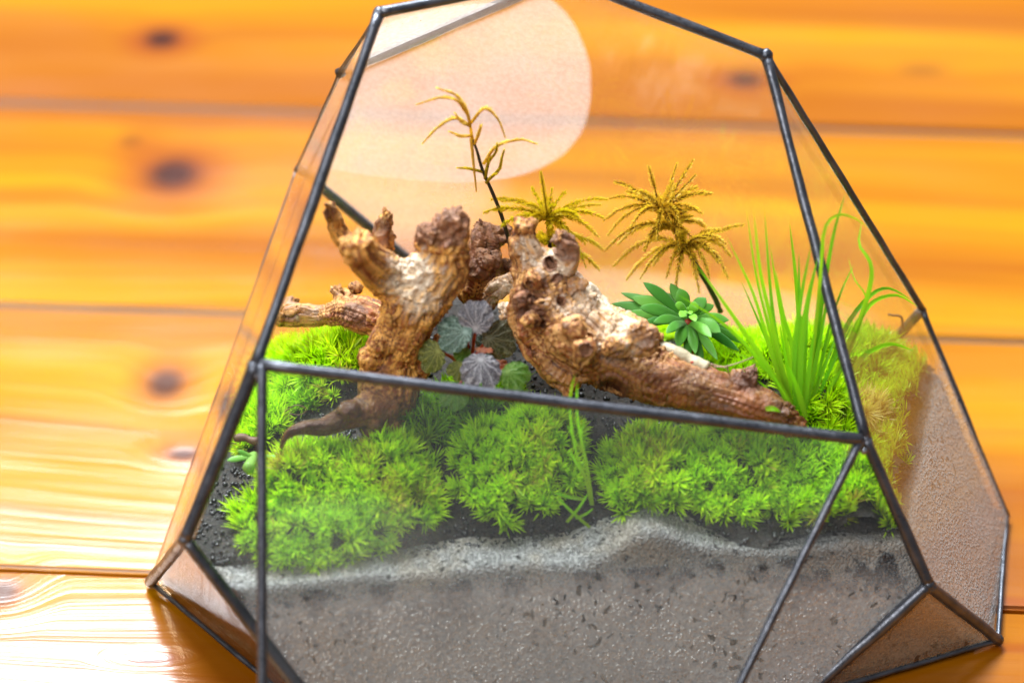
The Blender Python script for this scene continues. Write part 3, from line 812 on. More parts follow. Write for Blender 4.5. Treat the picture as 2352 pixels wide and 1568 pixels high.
# ------------------------------------------------------------------ driftwood
def driftwood(label, branches, knobs=(), holes=(), bark=(), pale=(), wet=(), voxel=.00038, lump=.0006, lumpf=120, ridge=.00028, mat='wood', creases=(), rid2=.0004, groove=.0008):
    segs, parts = [], []
    for br in branches:
        P = [at(u, v, y) for (u, v, y, r) in br]; rr = [px(r, p) for p, (_, _, _, r) in zip(P, br)]
        n = max(8, 5 * len(P))
        Q = catmull(np.hstack([np.array([p[:] for p in P]), np.array(rr)[:, None]]), n)
        parts.append(tube(Q[:, :3], np.maximum(Q[:, 3], .0005), 20))
        segs.append(Q)
    for (u, v, y, r) in knobs:
        p = at(u, v, y); V_, T_, Q_ = ico((0, 0, 0), 1, 3); V_ = V_ * (1 + .28 * fbm(V_ * 1.4 + u * .37, 2))[:, None] * np.array([random.uniform(.85, 1.2), random.uniform(.85, 1.15), random.uniform(.8, 1.1)]) * px(r, p) * .92 + np.array(p[:]); parts.append((V_, T_, Q_))
    V, T, Q = merge(parts)
    me = npmesh('tmp', V, T, Q)
    ob = bpy.data.objects.new('tmp', me); COL.objects.link(ob)
    md = ob.modifiers.new('r', 'REMESH'); md.mode = 'VOXEL'; md.voxel_size = voxel; md.adaptivity = 0
    sm = ob.modifiers.new('s', 'SMOOTH'); sm.factor = .5; sm.iterations = 13
    dg = bpy.context.evaluated_depsgraph_get(); ev = ob.evaluated_get(dg)
    m2 = bpy.data.meshes.new_from_object(ev)
    bpy.data.objects.remove(ob); bpy.data.meshes.remove(me)
    nv = len(m2.vertices)
    co = np.empty(nv * 3, np.float32); m2.vertices.foreach_get('co', co); co = co.reshape(-1, 3).astype(float)
    no = np.empty(nv * 3, np.float32); m2.vertices.foreach_get('normal', no); no = no.reshape(-1, 3).astype(float)
    # grain coordinates from the branch axes
    wsum = np.zeros(nv); perp = np.zeros((nv, 3)); sl = np.zeros(nv); s_off = 0.0
    for Qs in segs:
        A = Qs[:-1, :3]; B = Qs[1:, :3]; d = B - A; L = np.linalg.norm(d, axis=1); cum = np.concatenate([[0], np.cumsum(L)])[:-1]
        best = np.full(nv, 1e9); bp = np.zeros((nv, 3)); bs = np.zeros(nv)
        for k in range(len(A)):
            t = np.clip(((co - A[k]) @ d[k]) / (L[k] ** 2 + 1e-12), 0, 1)
            c = A[k] + t[:, None] * d[k]; e = co - c
            dist = np.linalg.norm(e, axis=1) / (Qs[k, 3] + 1e-6)
            m = dist < best
            best[m] = dist[m]; bp[m] = e[m]; bs[m] = cum[k] + t[m] * L[k]
        w = np.exp(-best * 5) + 1e-12
        wsum += w; perp += w[:, None] * bp; sl += w * (bs + s_off)
        s_off += .013
    perp /= wsum[:, None]; sl /= wsum
    grain = perp * 1150 + np.array([30., 42., 36.])[None] * sl[:, None] + .55 * np.stack([vnoise(co * 70 + k * 9) for k in range(3)], 1)
    def field(lst):
        f = np.zeros(nv)
        for (u, v, y, r, val) in lst:
            p = at(u, v, y); rr = px(r, p)
            dd = np.linalg.norm(co - np.array(p[:]), axis=1) / rr
            f = np.maximum(f, val * (1 - sstep(.35, 1.35, dd)))
        return f
    fb, fp, fw = field(bark), field(pale), field(wet)
    disp = lump * fbm(co * lumpf, 3) + ridge * (1 - .5 * fb) * fbm(grain * .9, 3) + .00011 * (1 + fb) * fbm(co * 900, 2)
    disp += fb * .0007 * (1 - 2 * np.abs(fbm(co * 260, 3))) + rid2 * (1 - 2 * np.abs(fbm(co * 210 + 5, 2))) * (1 - fb)
    gro = 1 - np.abs(fbm(grain * np.array([.30, .30, .30]) + 3.3, 2))          # long cracks along the grain
    disp -= groove * 1.4 * sstep(.86, .99, gro)
    disp *= 1 - .6 * fw
    tipn = np.zeros(nv)                                                        # splintered ends
    for Qs in segs:
        for q_ in (Qs[-1],):
            tipn = np.maximum(tipn, 1 - sstep(.6, 1.9, np.linalg.norm(co - q_[:3], axis=1) / (q_[3] + .0012)))
    disp += tipn * .0011 * (fbm(co * 480, 2) - .35 + .5 * fbm(grain * 1.2, 2))
    co2 = co + no * disp[:, None]
    for (u, v, y, r, dep) in holes:            # knots and borings
        p = np.array(at(u, v, y)[:]); rr = px(r, Vector(p)); vd = (p - np.array(CAMV[:])); vd /= np.linalg.norm(vd)
        q = co - p; q = q - (q @ vd)[:, None] * vd
        dd = np.linalg.norm(q, axis=1) / rr; face = (no @ vd) < 0
        f = (1 - sstep(.55, 1.1, dd)) * face
        co2 += vd[None] * (f * dep)[:, None] - no * ((np.exp(-((dd - 1.25) / .25) ** 2)) * face * dep * .10)[:, None]
        fb = np.maximum(fb, (1 - sstep(.9, 1.5, dd)) * face)
    for (u0, v0, u1, v1, y, wd, dep) in creases:
        a = np.array(at(u0, v0, y)[:]); b = np.array(at(u1, v1, y)[:]); L = np.linalg.norm(b - a)
        vd = (a - np.array(CAMV[:])); vd /= np.linalg.norm(vd)
        q = co - a; q = q - (q @ vd)[:, None] * vd; ab = b - a; ab = ab - (ab @ vd) * vd
        t = np.clip(q @ ab / (ab @ ab), 0, 1); dist = np.linalg.norm(q - t[:, None] * ab, axis=1) + .0007 * fbm(co * 260, 2)
        w_ = px(wd, Vector(a)); co2 -= no * ((1 - sstep(0, w_, np.abs(dist))) * dep)[:, None]
    m2.vertices.foreach_set('co', co2.astype(np.float32).ravel()); m2.update()
    m2.polygons.foreach_set('use_smooth', np.ones(len(m2.polygons), dtype=bool))
    a_ = m2.attributes.new('grain', 'FLOAT_VECTOR', 'POINT'); a_.data.foreach_set('vector', grain.astype(np.float32).ravel())
    for nm, f in (('bark', fb), ('pale', fp), ('wet', fw)):
        a_ = m2.attributes.new(nm, 'FLOAT', 'POINT'); a_.data.foreach_set('value', f.astype(np.float32))
    m2.materials.clear(); m2.name = 'driftwood'
    ob = link('driftwood', m2, M[mat])
    tag(ob, label, 'driftwood', 'driftwood pieces standing in the moss')
    return ob

driftwood('upright forked driftwood trunk with golden grain, left of the veined plant',
    [[(880, 1010, .474, 62), (892, 940, .476, 66), (893, 880, .477, 72), (900, 820, .479, 66), (925, 760, .480, 66), (948, 705, .482, 78), (968, 655, .483, 84)],
     [(968, 665, .483, 70), (1000, 625, .484, 74), (1014, 585, .485, 70), (1020, 550, .485, 60)],
     [(1018, 565, .485, 58), (1036, 530, .486, 44), (1046, 503, .486, 32), (1048, 492, .486, 24)],
     [(1000, 570, .485, 50), (984, 540, .484, 32), (980, 522, .484, 20)],
     [(945, 680, .483, 62), (895, 640, .482, 52), (855, 605, .479, 46), (828, 578, .476, 42), (818, 556, .475, 41), (816, 548, .475, 39)],
     [(840, 600, .485, 36), (800, 560, .488, 27), (775, 525, .489, 23), (762, 490, .488, 19), (755, 466, .488, 13)],
     [(880, 620, .488, 34), (874, 575, .491, 30), (880, 535, .493, 25), (886, 500, .494, 18), (889, 484, .494, 12)],
     [(860, 552, .491, 15), (885, 545, .492, 18), (908, 540, .493, 9)],
     [(890, 930, .472, 50), (840, 942, .468, 40), (795, 958, .465, 30), (745, 980, .462, 23), (700, 982, .460, 17), (668, 992, .459, 11), (650, 1015, .458, 7), (642, 1048, .458, 4)],
     [(905, 850, .477, 60), (945, 850, .478, 42), (985, 815, .480, 22), (1010, 770, .483, 12)],
     [(880, 960, .473, 50), (925, 990, .472, 38), (960, 1010, .471, 22)]],
    knobs=[(897, 735, .474, 22), (852, 822, .474, 34), (868, 800, .472, 24), (800, 945, .464, 32), (862, 978, .466, 34), (905, 990, .467, 30)],
    bark=[(1020, 520, .485, 62, 1), (1045, 495, .486, 50, 1), (985, 535, .484, 42, 1), (765, 490, .488, 50, .55), (820, 545, .480, 30, .5), (890, 530, .492, 60, .6), (880, 850, .474, 48, .7), (897, 735, .468, 30, .6)],
    pale=[(940, 640, .478, 80, 1.0), (965, 690, .476, 62, .8), (900, 640, .478, 55, .7), (800, 560, .483, 30, .5), (1010, 640, .478, 50, .6)],
    wet=[(740, 975, .461, 90, 1), (660, 1010, .458, 80, 1), (800, 950, .464, 80, 1), (870, 960, .467, 80, .9), (820, 960, .470, 100, 1), (880, 985, .472, 85, .9), (700, 990, .465, 80, 1), (900, 925, .474, 70, .5)],
    creases=[(945, 572, 1000, 590, .475, 9, .0011), (1000, 590, 1084, 582, .475, 9, .0011), (1060, 620, 985, 790, .475, 8, .0010)],
    lump=.0005, ridge=.00016, rid2=.00008, groove=.0006)

driftwood('large knobbly driftwood with two horns sloping down to the right',
    [[(1222, 600, .490, 52), (1240, 655, .488, 72), (1278, 720, .485, 88), (1345, 775, .481, 92), (1420, 825, .477, 82), (1500, 865, .473, 66), (1590, 893, .470, 56), (1680, 915, .467, 50), (1760, 938, .464, 44), (1812, 962, .462, 32)],
     [(1218, 610, .491, 46), (1208, 570, .492, 38), (1209, 535, .493, 27), (1211, 512, .493, 19)],
     [(1250, 625, .490, 50), (1290, 600, .490, 36), (1303, 572, .490, 28), (1293, 552, .489, 23), (1280, 540, .488, 15)],
     [(1205, 660, .486, 38), (1200, 720, .483, 34), (1218, 780, .480, 36), (1262, 832, .477, 38), (1330, 875, .474, 40)],
     [(1200, 640, .492, 30), (1160, 655, .494, 26), (1125, 680, .496, 22), (1112, 705, .496, 18)],
     [(1300, 650, .490, 34), (1345, 690, .489, 34), (1390, 735, .485, 38), (1450, 770, .480, 42), (1500, 805, .476, 34)],
     [(1690, 900, .468, 40), (1715, 872, .469, 32), (1722, 852, .469, 22)],
     [(1790, 945, .464, 40), (1830, 985, .463, 26)]],
    knobs=[(1160, 712, .486, 27), (1468, 762, .471, 36), (1478, 790, .470, 32), (1338, 812, .466, 36), (1322, 752, .470, 28), (1246, 695, .474, 22), (1195, 690, .480, 20), (1222, 640, .479, 26),
           (1330, 655, .484, 24), (1352, 690, .482, 26), (1275, 775, .472, 26), (1225, 735, .475, 22), (1300, 800, .470, 28), (1420, 790, .470, 36)],
    holes=[(1263, 607, .478, 15, .0045), (1404, 900, .466, 33, .0075), (1246, 694, .474, 9, .0022), (1212, 655, .478, 13, .0022), (1345, 805, .468, 13, .0016), (1240, 745, .475, 11, .0020), (1290, 690, .475, 10, .0016), (1278, 640, .477, 10, .0014)],
    bark=[(1300, 560, .489, 48, .7), (1210, 700, .480, 62, .75), (1335, 810, .468, 40, .7), (1720, 870, .468, 46, .8), (1475, 780, .470, 40, .4), (1210, 520, .492, 40, .35)],
    pale=[(1360, 715, .484, 95, 1.0), (1430, 760, .476, 85, .95), (1270, 600, .487, 60, .7), (1150, 690, .490, 75, .8), (1215, 575, .488, 50, .6), (1300, 690, .476, 70, .65)],
    wet=[(1600, 905, .464, 110, .8), (1680, 925, .463, 110, .9), (1760, 950, .460, 110, .9), (1500, 900, .466, 90, .7), (1420, 905, .464, 100, .7), (1300, 870, .470, 90, .55)],
    lump=.0014, lumpf=150, ridge=.00030, mat='wood_grey', rid2=.0003)

driftwood('low driftwood log lying behind the forked trunk at the left glass',
    [[(652, 722, .503, 24), (690, 722, .504, 25), (740, 725, .503, 26), (795, 715, .501, 36), (860, 728, .497, 40), (905, 745, .492, 38)],
     [(790, 705, .503, 30), (782, 680, .506, 24), (772, 660, .507, 17)], [(650, 722, .503, 22), (668, 695, .508, 16), (690, 682, .511, 8)]],
    knobs=[(645, 728, .502, 20), (815, 660, .505, 14)], bark=[(800, 725, .492, 70, .7), (775, 665, .505, 40, .5)], pale=[(700, 705, .503, 60, .4)], lump=.0008, mat='wood_grey')
driftwood('shaded lumpy driftwood stub between the two big pieces, at the back',
    [[(1095, 690, .500, 44), (1105, 640, .505, 46), (1110, 590, .510, 42), (1118, 550, .513, 36), (1110, 520, .515, 22), (1102, 506, .515, 10)], [(1115, 560, .513, 30), (1150, 540, .514, 24), (1170, 535, .514, 14)],
     [(1120, 640, .508, 36), (1165, 620, .510, 26), (1195, 612, .506, 18)]],
    knobs=[(1120, 590, .503, 30), (1090, 620, .502, 26), (1140, 655, .503, 26)], bark=[(1115, 560, .508, 120, .85)], lump=.0012, lumpf=170)

# ------------------------------------------------------------------ plants
def strip(P, w, s0=0., vfold=.25, tint=.5, facing=None):
    """a grass blade: centre line P, half widths w, slightly folded along the midrib"""
    P = np.asarray(P); m = len(P); T = np.gradient(P, axis=0); T /= np.linalg.norm(T, axis=1)[:, None]
    f = np.array(facing if facing is not None else (0, -.8, .6), float)
    side = np.cross(T, f); side /= np.linalg.norm(side, axis=1)[:, None] + 1e-9
    nor = np.cross(side, T)
    V = np.stack([P - side * w[:, None], P + nor * (w * -vfold)[:, None], P + side * w[:, None]], 1).reshape(-1, 3)
    i = np.arange(m - 1)[:, None] * 3
    Q = np.concatenate([i + [0, 1, 4, 3], i + [1, 2, 5, 4]])
    s = np.repeat(np.linspace(0, 1, m), 3)
    return V, Q, s
def blade(name, parent, pts, width, mat, tint=.5, n=16, pw=.8, w0=.6, vfold=.3, facing=None):
    P = catmull([p[:] for p in pts], n); t = np.linspace(0, 1, n)
    w = width * np.minimum(1, w0 + t * 2.2) * np.power(np.clip(1 - t ** 2.4, 0, 1), pw) + 1e-6
    V, Q, s = strip(P, w, vfold=vfold, facing=facing)
    o = link(name, npmesh(name, V, None, Q, {'s': s, 'tint': np.full(len(V), tint)}), mat)
    return rel(o, parent)

# grass tuft
gb = at(1838, 955, .470); gb.z = .052
grass = empty('grass_tuft', gb); tag(grass, 'tuft of long bright green grass blades at the right of the driftwood', 'grass')
GB = [ # tip to base in picture points, y at tip, y at base, width in picture units
 [[(1714, 477), (1735, 622), (1760, 730), (1790, 840), (1815, 930)], .490, .472, 5.5], [[(1731, 481), (1746, 622), (1770, 730), (1800, 860), (1822, 940)], .485, .471, 8],
 [[(1755, 470), (1769, 658), (1782, 770), (1800, 860), (1825, 945)], .488, .472, 8], [[(1670, 545), (1727, 666), (1760, 770), (1785, 850), (1815, 930)], .484, .472, 7],
 [[(1813, 508), (1828, 640), (1836, 760), (1838, 930)], .496, .478, 8], [[(1780, 613), (1800, 724), (1819, 798), (1832, 930)], .484, .474, 7],
 [[(1863, 563), (1841, 677), (1826, 800), (1826, 940)], .482, .470, 8], [[(1878, 592), (1856, 690), (1840, 800), (1834, 945)], .481, .470, 11],
 [[(1942, 444), (1914, 541), (1888, 695), (1866, 842), (1850, 945)], .492, .474, 8], [[(1995, 523), (1958, 499), (1921, 495), (1893, 530), (1884, 640), (1868, 800), (1846, 950)], .494, .474, 5.5],
 [[(1980, 508), (1973, 560), (1998, 600), (2000, 650), (1972, 745), (1930, 850), (1870, 960)], .493, .475, 8], [[(2108, 704), (2061, 678), (2009, 691), (1976, 732), (1940, 810), (1880, 950)], .496, .476, 8],
 [[(2096, 690), (2042, 662), (2000, 678), (1951, 737), (1915, 820), (1870, 945)], .500, .478, 8], [[(1962, 607), (1932, 670), (1900, 770), (1868, 930)], .488, .474, 4.5],
 [[(1948, 590), (1962, 640), (1990, 690), (1960, 780), (1880, 940)], .490, .476, 3], [[(2100, 806), (2050, 790), (2006, 803), (1970, 835), (1900, 950)], .486, .476, 8],
 [[(1599, 607), (1668, 703), (1750, 822), (1800, 900), (1830, 960)], .478, .468, 9], [[(1552, 673), (1668, 749), (1767, 855), (1805, 915), (1828, 962)], .478, .467, 8],
 [[(1668, 802), (1734, 831), (1790, 885), (1825, 955)], .472, .467, 4.5], [[(1700, 845), (1760, 890), (1800, 935), (1822, 965)], .470, .466, 4.5],
 [[(1842, 720), (1838, 800), (1840, 930)], .486, .476, 8], [[(1905, 640), (1890, 740), (1862, 850), (1848, 950)], .486, .474, 7], [[(1930, 700), (1900, 790), (1870, 880), (1850, 950)], .484, .474, 7],
 [[(1893, 560), (1886, 660), (1870, 790), (1850, 940)], .490, .476, 7], [[(1790, 740), (1806, 830), (1826, 940)], .480, .474, 6], [[(1960, 740), (1915, 830), (1865, 940)], .484, .474, 6],
 [[(1812, 840), (1832, 895), (1852, 960)], .468, .466, 9], [[(1770, 850), (1800, 905), (1830, 958)], .469, .466, 6], [[(1924, 760), (1890, 850), (1855, 950)], .482, .472, 7], [[(1857, 700), (1850, 800), (1842, 940)], .484, .472, 7],
 [[(1768, 560), (1790, 700), (1812, 820), (1830, 940)], .488, .476, 6], [[(1835, 580), (1836, 720), (1838, 930)], .490, .476, 6], [[(1900, 700), (1880, 800), (1852, 940)], .480, .470, 7], [[(1700, 640), (1752, 760), (1800, 870), (1824, 945)], .486, .474, 6], [[(1870, 760), (1858, 850), (1846, 950)], .474, .468, 8],
 [[(1982, 770), (1930, 850), (1872, 955)], .482, .474, 5], [[(1745, 740), (1790, 850), (1826, 950)], .482, .472, 6]]
for (pp, yt, yb_, w) in GB:
    m_ = len(pp)
    pts = [at(u, v, yt + (yb_ - yt) * (k / (m_ - 1)) ** .8) for k, (u, v) in enumerate(pp)][::-1]
    blade('blade', grass, pts, px(w, pts[0]) * .76, M['grass'], random.uniform(.1, 1.0))

# small grass sprig in front
sb = at(1358, 1160, .449)
sp = empty('grass_sprig', sb); tag(sp, 'thin grass sprig with crossed blades between the front moss cushions', 'grass')
for (pp, y0, y1, w) in [([(1321, 858), (1309, 912), (1312, 976), (1325, 1045), (1345, 1100), (1358, 1160)], .452, .448, 5), ([(1326, 875), (1325, 947), (1337, 1019), (1350, 1080), (1361, 1160)], .452, .448, 6),
                        ([(1343, 957), (1334, 1005), (1338, 1040)], .449, .448, 4), ([(1302, 975), (1320, 1010), (1337, 1040)], .449, .448, 4), ([(1306, 1032), (1328, 1070), (1348, 1100)], .447, .447, 6),
                        ([(1352, 1131), (1330, 1165), (1302, 1199)], .444, .443, 6), ([(1280, 1140), (1310, 1172), (1355, 1211)], .444, .442, 6), ([(1273, 1131), (1305, 1140), (1342, 1146)], .447, .447, 7), ([(1364, 1166), (1345, 1180), (1322, 1190)], .444, .444, 5)]:
    m_ = len(pp); pts = [at(u, v, y0 + (y1 - y0) * k / (m_ - 1)) for k, (u, v) in enumerate(pp)][::-1]
    blade('blade', sp, pts, px(w, pts[0]) * .6, M['grass'], random.uniform(.3, .6), n=10, pw=.5, w0=.9)

# tree moss
def frond(parent, pts, mat, leaf=.0021, dens=9500, tint=.5, rise=.6, thick=.00016):
    P = catmull([p[:] for p in pts], 20)
    L = np.linalg.norm(np.diff(P, axis=0), axis=1).sum(); n = max(24, int(L * dens))
    t = np.sort(rng.uniform(.04, 1.0, n)); idx = t * 19; k = np.minimum(idx.astype(int), 18); f = (idx - k)[:, None]
    c = P[k] * (1 - f) + P[k + 1] * f; T = P[k + 1] - P[k]; T /= np.linalg.norm(T, axis=1)[:, None]
    a = np.cross(T, [.2, .3, .93]); a /= np.linalg.norm(a, axis=1)[:, None]; b = np.cross(T, a)
    az = np.arange(n) * 2.4 + rng.normal(0, .3, n)
    o = a * np.cos(az)[:, None] + b * np.sin(az)[:, None]
    ln = leaf * (1 - .55 * t ** 2) * rng.uniform(.7, 1.15, n)
    d = T * rise + o * (1 - rise * .45); d /= np.linalg.norm(d, axis=1)[:, None]
    sd = np.cross(d, T); sd /= np.linalg.norm(sd, axis=1)[:, None] + 1e-9
    w = ln * .17
    V = np.stack([c - sd * (w * .6)[:, None], c + sd * (w * .6)[:, None], c + d * (ln * .5)[:, None] + sd * w[:, None], c + d * ln[:, None] + T * (ln * .15)[:, None], c + d * (ln * .5)[:, None] - sd * w[:, None]], 1)
    o5 = np.arange(n)[:, None] * 5
    Q = o5 + [0, 1, 2, 4]; Tr = o5 + [4, 2, 3]
    s = np.tile([0, 0, .5, 1., .5], n); tn = np.repeat(np.clip(tint + rng.normal(0, .15, n), 0, 1), 5)
    V1, T1, Q1 = tube(P, thick * np.linspace(1, .4, 20), 5)
    off = n * 5
    V = np.vstack([V.reshape(-1, 3), V1]); Q = np.vstack([Q, Q1 + off]); Tr = np.vstack([Tr, T1 + off])
    s = np.concatenate([s, np.full(len(V1), .1)]); tn = np.concatenate([tn, np.full(len(V1), .2)])
    ob = link('frond', npmesh('frond', V, Tr, Q, {'s': s, 'tint': tn}), mat)
    return rel(ob, parent)
def stem(name, parent, pts, r, mat, n=24, taper=.7, sides=8, bumpy=.12):
    P = catmull([p[:] for p in pts], n); rr = r * np.linspace(1, taper, n) * (1 + bumpy * vnoise(P * 900))
    V, T, Q = tube(P, rr, sides)
    return rel(link(name, npmesh(name, V, T, Q), mat), parent)

def treemoss(label, stempts, y, whorls, mat):
    base = at(*stempts[0], y + .002)
    root = empty('tree_moss', base); tag(root, label, 'moss plant', 'tree moss plants')
    pts = [at(u, v, y) for u, v in stempts]
    stem('stem', root, pts, .00085, M['stem_dark'], taper=.55, bumpy=.3)
    for (cu, cv, tips) in whorls:
        c = at(cu, cv, y)
        for (tu, tv, dy, sag) in tips:
            e = at(tu, tv, y + dy)
            m1 = c.lerp(e, .38) + Vector((0, 0, sag)); m2 = c.lerp(e, .74) + Vector((0, 0, sag * .85))
            frond(root, [c, m1, m2, e], mat, tint=random.uniform(.1, .9), leaf=random.uniform(.0015, .0021))
        for k in range(7):                 # shorter inner fronds fill the crown
            a = random.uniform(0, 6.28); q = random.uniform(35, 62)
            e = at(cu + q * math.cos(a), cv - q * .8 * math.sin(a), y + random.uniform(-.008, .006))
            frond(root, [c, c.lerp(e, .5) + Vector((0, 0, .0012)), e], mat, tint=random.uniform(.1, .9), leaf=random.uniform(.0016, .0022))
    return root
def ring(cu, cv, n, ru, rv, ysp, a0=0, up=.2):
    out = []
    for k in range(n):
        a = a0 + k * 2 * math.pi / n + random.uniform(-.2, .2); q = random.uniform(.75, 1.08)
        out.append((cu + ru * q * math.cos(a), cv - rv * q * math.sin(a), -ysp * math.sin(a * 1.7 + k), random.uniform(.0006, .0022)))
    return out
treemoss('golden tree moss with spreading star of fronds behind the driftwood horns',
    [(1268, 640), (1265, 590), (1262, 545), (1257, 500)], .512,
    [(1258, 500, [(1242, 395, -.002, .0), (1268, 432, .004, .0), (1222, 430, .006, .0), (1152, 462, 0, .002), (1128, 458, .003, .002), (1112, 488, -.004, .002), (1150, 520, -.007, .002), (1200, 535, -.008, .002),
                  (1395, 458, .003, .002), (1385, 500, -.003, .002), (1378, 470, .008, .001), (1345, 612, -.010, .004), (1375, 545, -.008, .003), (1320, 560, -.007, .002), (1180, 560, -.004, .003), (1300, 440, .004, .001), (1210, 470, -.006, .001), (1330, 500, -.008, .002)]),
     (1264, 555, [(1330, 600, -.004, .002), (1388, 575, .002, .003), (1200, 590, -.002, .002), (1375, 618, 0, .002), (1310, 625, -.004, .002), (1180, 570, .004, .002), (1345, 560, .006, .003)])], M['frond_green'])
treemoss('tall bronze tree moss with two tiers of fronds above the succulent',
    [(1655, 716), (1640, 680), (1612, 630), (1588, 590), (1560, 545), (1535, 505), (1518, 482)], .516,
    [(1518, 484, [(1490, 382, .002, 0), (1592, 368, .004, 0), (1598, 402, -.002, .0), (1555, 376, .006, 0), (1412, 418, .003, .0015), (1400, 456, -.002, .002), (1388, 505, 0, .003), (1396, 540, -.006, .004), (1450, 520, -.009, .003),
                  (1635, 446, 0, .002), (1612, 490, -.007, .002), (1600, 430, .005, .001), (1470, 440, -.008, .001), (1510, 550, -.010, .003), (1560, 510, -.010, .003), (1440, 440, .006, .001), (1545, 420, -.006, 0)]),
     (1540, 520, [(1390, 575, -.004, .004), (1420, 560, .004, .003), (1600, 480, -.004, .002), (1620, 520, .004, .002), (1480, 575, -.008, .003), (1560, 575, -.009, .002)]),
     (1572, 565, [(1470, 640, -.006, .004), (1412, 608, .002, .005), (1710, 516, .002, .001), (1660, 530, .005, .002), (1668, 560, -.003, .003), (1672, 638, -.007, .005), (1650, 605, .003, .003), (1552, 660, -.008, .003), (1606, 672, -.005, .003),
                  (1500, 610, .004, .003), (1440, 640, .001, .004), (1630, 640, -.006, .004), (1530, 640, -.007, .003), (1680, 590, 0, .004)])], M['frond'])
# thin sprig
tp = empty('tree_moss_sprig', at(1178, 580, .512)); tag(tp, 'thin leggy moss sprig with pale drooping fronds above the driftwood', 'moss plant', 'tree moss plants')
stem('stem', tp, [at(u, v, .510) for u, v in [(1178, 600), (1168, 550), (1150, 490), (1130, 440), (1108, 390), (1095, 345), (1085, 320)]], .00062, M['stem_dark'], taper=.6)
stem('stem', tp, [at(u, v, .510) for u, v in [(1085, 320), (1080, 290), (1075, 262), (1062, 240)]], .00045, M['frond_pale'], taper=.7)
for (pp, mt, lf) in [([(1080, 285), (1068, 245), (1045, 218), (1006, 203)], 'frond_pale', .0013), ([(1075, 264), (1050, 232), (1011, 225), (958, 240)], 'frond_pale', .0013), ([(1080, 290), (1046, 272), (1006, 293), (972, 328)], 'frond_pale', .0014),
                     ([(1082, 282), (1112, 250), (1143, 273), (1160, 314)], 'frond_pale', .0012), ([(1111, 376), (1140, 337), (1192, 321), (1231, 330)], 'frond_pale', .0013), ([(1119, 415), (1145, 390), (1152, 365), (1158, 345)], 'frond_green', .0013),
                     ([(1114, 410), (1122, 375), (1138, 350), (1142, 330)], 'frond_green', .0013), ([(1085, 312), (1060, 312), (1033, 303)], 'frond_pale', .0013), ([(1108, 395), (1080, 388), (1053, 386)], 'frond_green', .0013),
                     ([(1082, 318), (1088, 380), (1094, 438)], 'frond_pale', .0012), ([(1090, 330), (1100, 305), (1104, 290)], 'frond_pale', .0015), ([(1080, 290), (1060, 280), (1046, 262)], 'frond_pale', .0012), ([(1117, 420), (1130, 405), (1140, 400)], 'frond_green', .0011)]:
    m_ = len(pp)
    frond(tp, [at(u, v, .510 - .004 * k / m_ * (1 if k % 2 else .6)) for k, (u, v) in enumerate(pp)], M[mt], leaf=lf * 1.45, rise=1.3, dens=9000, thick=.0005, tint=random.uniform(0, .5))

# veined plant (rounded scalloped leaves)
def round_leaf(parent, u, v, y, r, tipdir, nrm, mat, notch=.5, cup=.16, seed=0):
    c = at(u, v, y); rad = px(r, c)
    n = Vector(nrm).normalized()
    # tip direction in the picture -> leaf plane
    t = (Vector((tipdir[0], tipdir[1] * -.62, -tipdir[1] * .79))); t = (t - n * t.dot(n)).normalized(); b = t.cross(n)
    nr, na = 9, 54
    th = np.arange(na) * 2 * math.pi / na
    sc = 1 + .10 * np.abs(np.sin(th * 6.5 + seed)) ** .7 + .03 * np.sin(th * 3 + seed)
    dth = np.abs((th - math.pi + math.pi) % (2 * math.pi) - math.pi)
    sc = sc * (1 - notch * np.exp(-(dth / .24) ** 2))
    V, fl = [], []
    att = np.array([0, -.42])
    for i in range(1, nr + 1):
        q = i / nr
        x = np.sin(th) * sc * q; yy = -np.cos(th) * sc * q
        x = x; yy = yy * 1.0
        rr = np.hypot(x, yy)
        ang = np.arctan2(x, yy + .72)
        z = -cup * rr ** 2 + .075 * np.cos(ang / .46 * 2 * math.pi) * np.clip(np.hypot(x, yy + .72), 0, 1) * q + .05 * np.sin(th * 3 + seed * 2) * q * q
        P = np.array(c[:])[None] + rad * (x[:, None] * np.array(b[:]) + yy[:, None] * np.array(t[:]) + z[:, None] * np.array(n[:]))
        V.append(P); fl.append(np.stack([x, yy + .72, x * 0], 1))
    V.append(np.array(c[:])[None]); fl.append(np.array([[0, .72, 0]]))
    V = np.vstack(V); fl = np.vstack(fl); cidx = nr * na
    i = np.arange(nr - 1)[:, None] * na; j = np.arange(na)[None]; j2 = (j + 1) % na
    Q = np.stack([i + j, i + j2, i + na + j2, i + na + j], -1).reshape(-1, 4); j = np.arange(na)
    T = np.stack([np.full(na, cidx), (j + 1) % na, j], -1)
    # face the leaf normal outwards
    o = link('leaf', npmesh('leaf', V, T, Q[:, ::1], None, True, {'flat': fl}), mat)
    fn = o.data.polygons[0].normal
    if fn.dot(n) < 0: o.data.flip_normals()
    rel(o, parent)
    return c - t * rad * .70 - n * rad * .22
sx0 = at(1078, 905, .476); sx0.z = .054
sax = empty('veined_plant', sx0); tag(sax, 'low plant with round dark leaves and pale veins between the two big driftwoods', 'plant')
hub = at(1080, 838, .477)
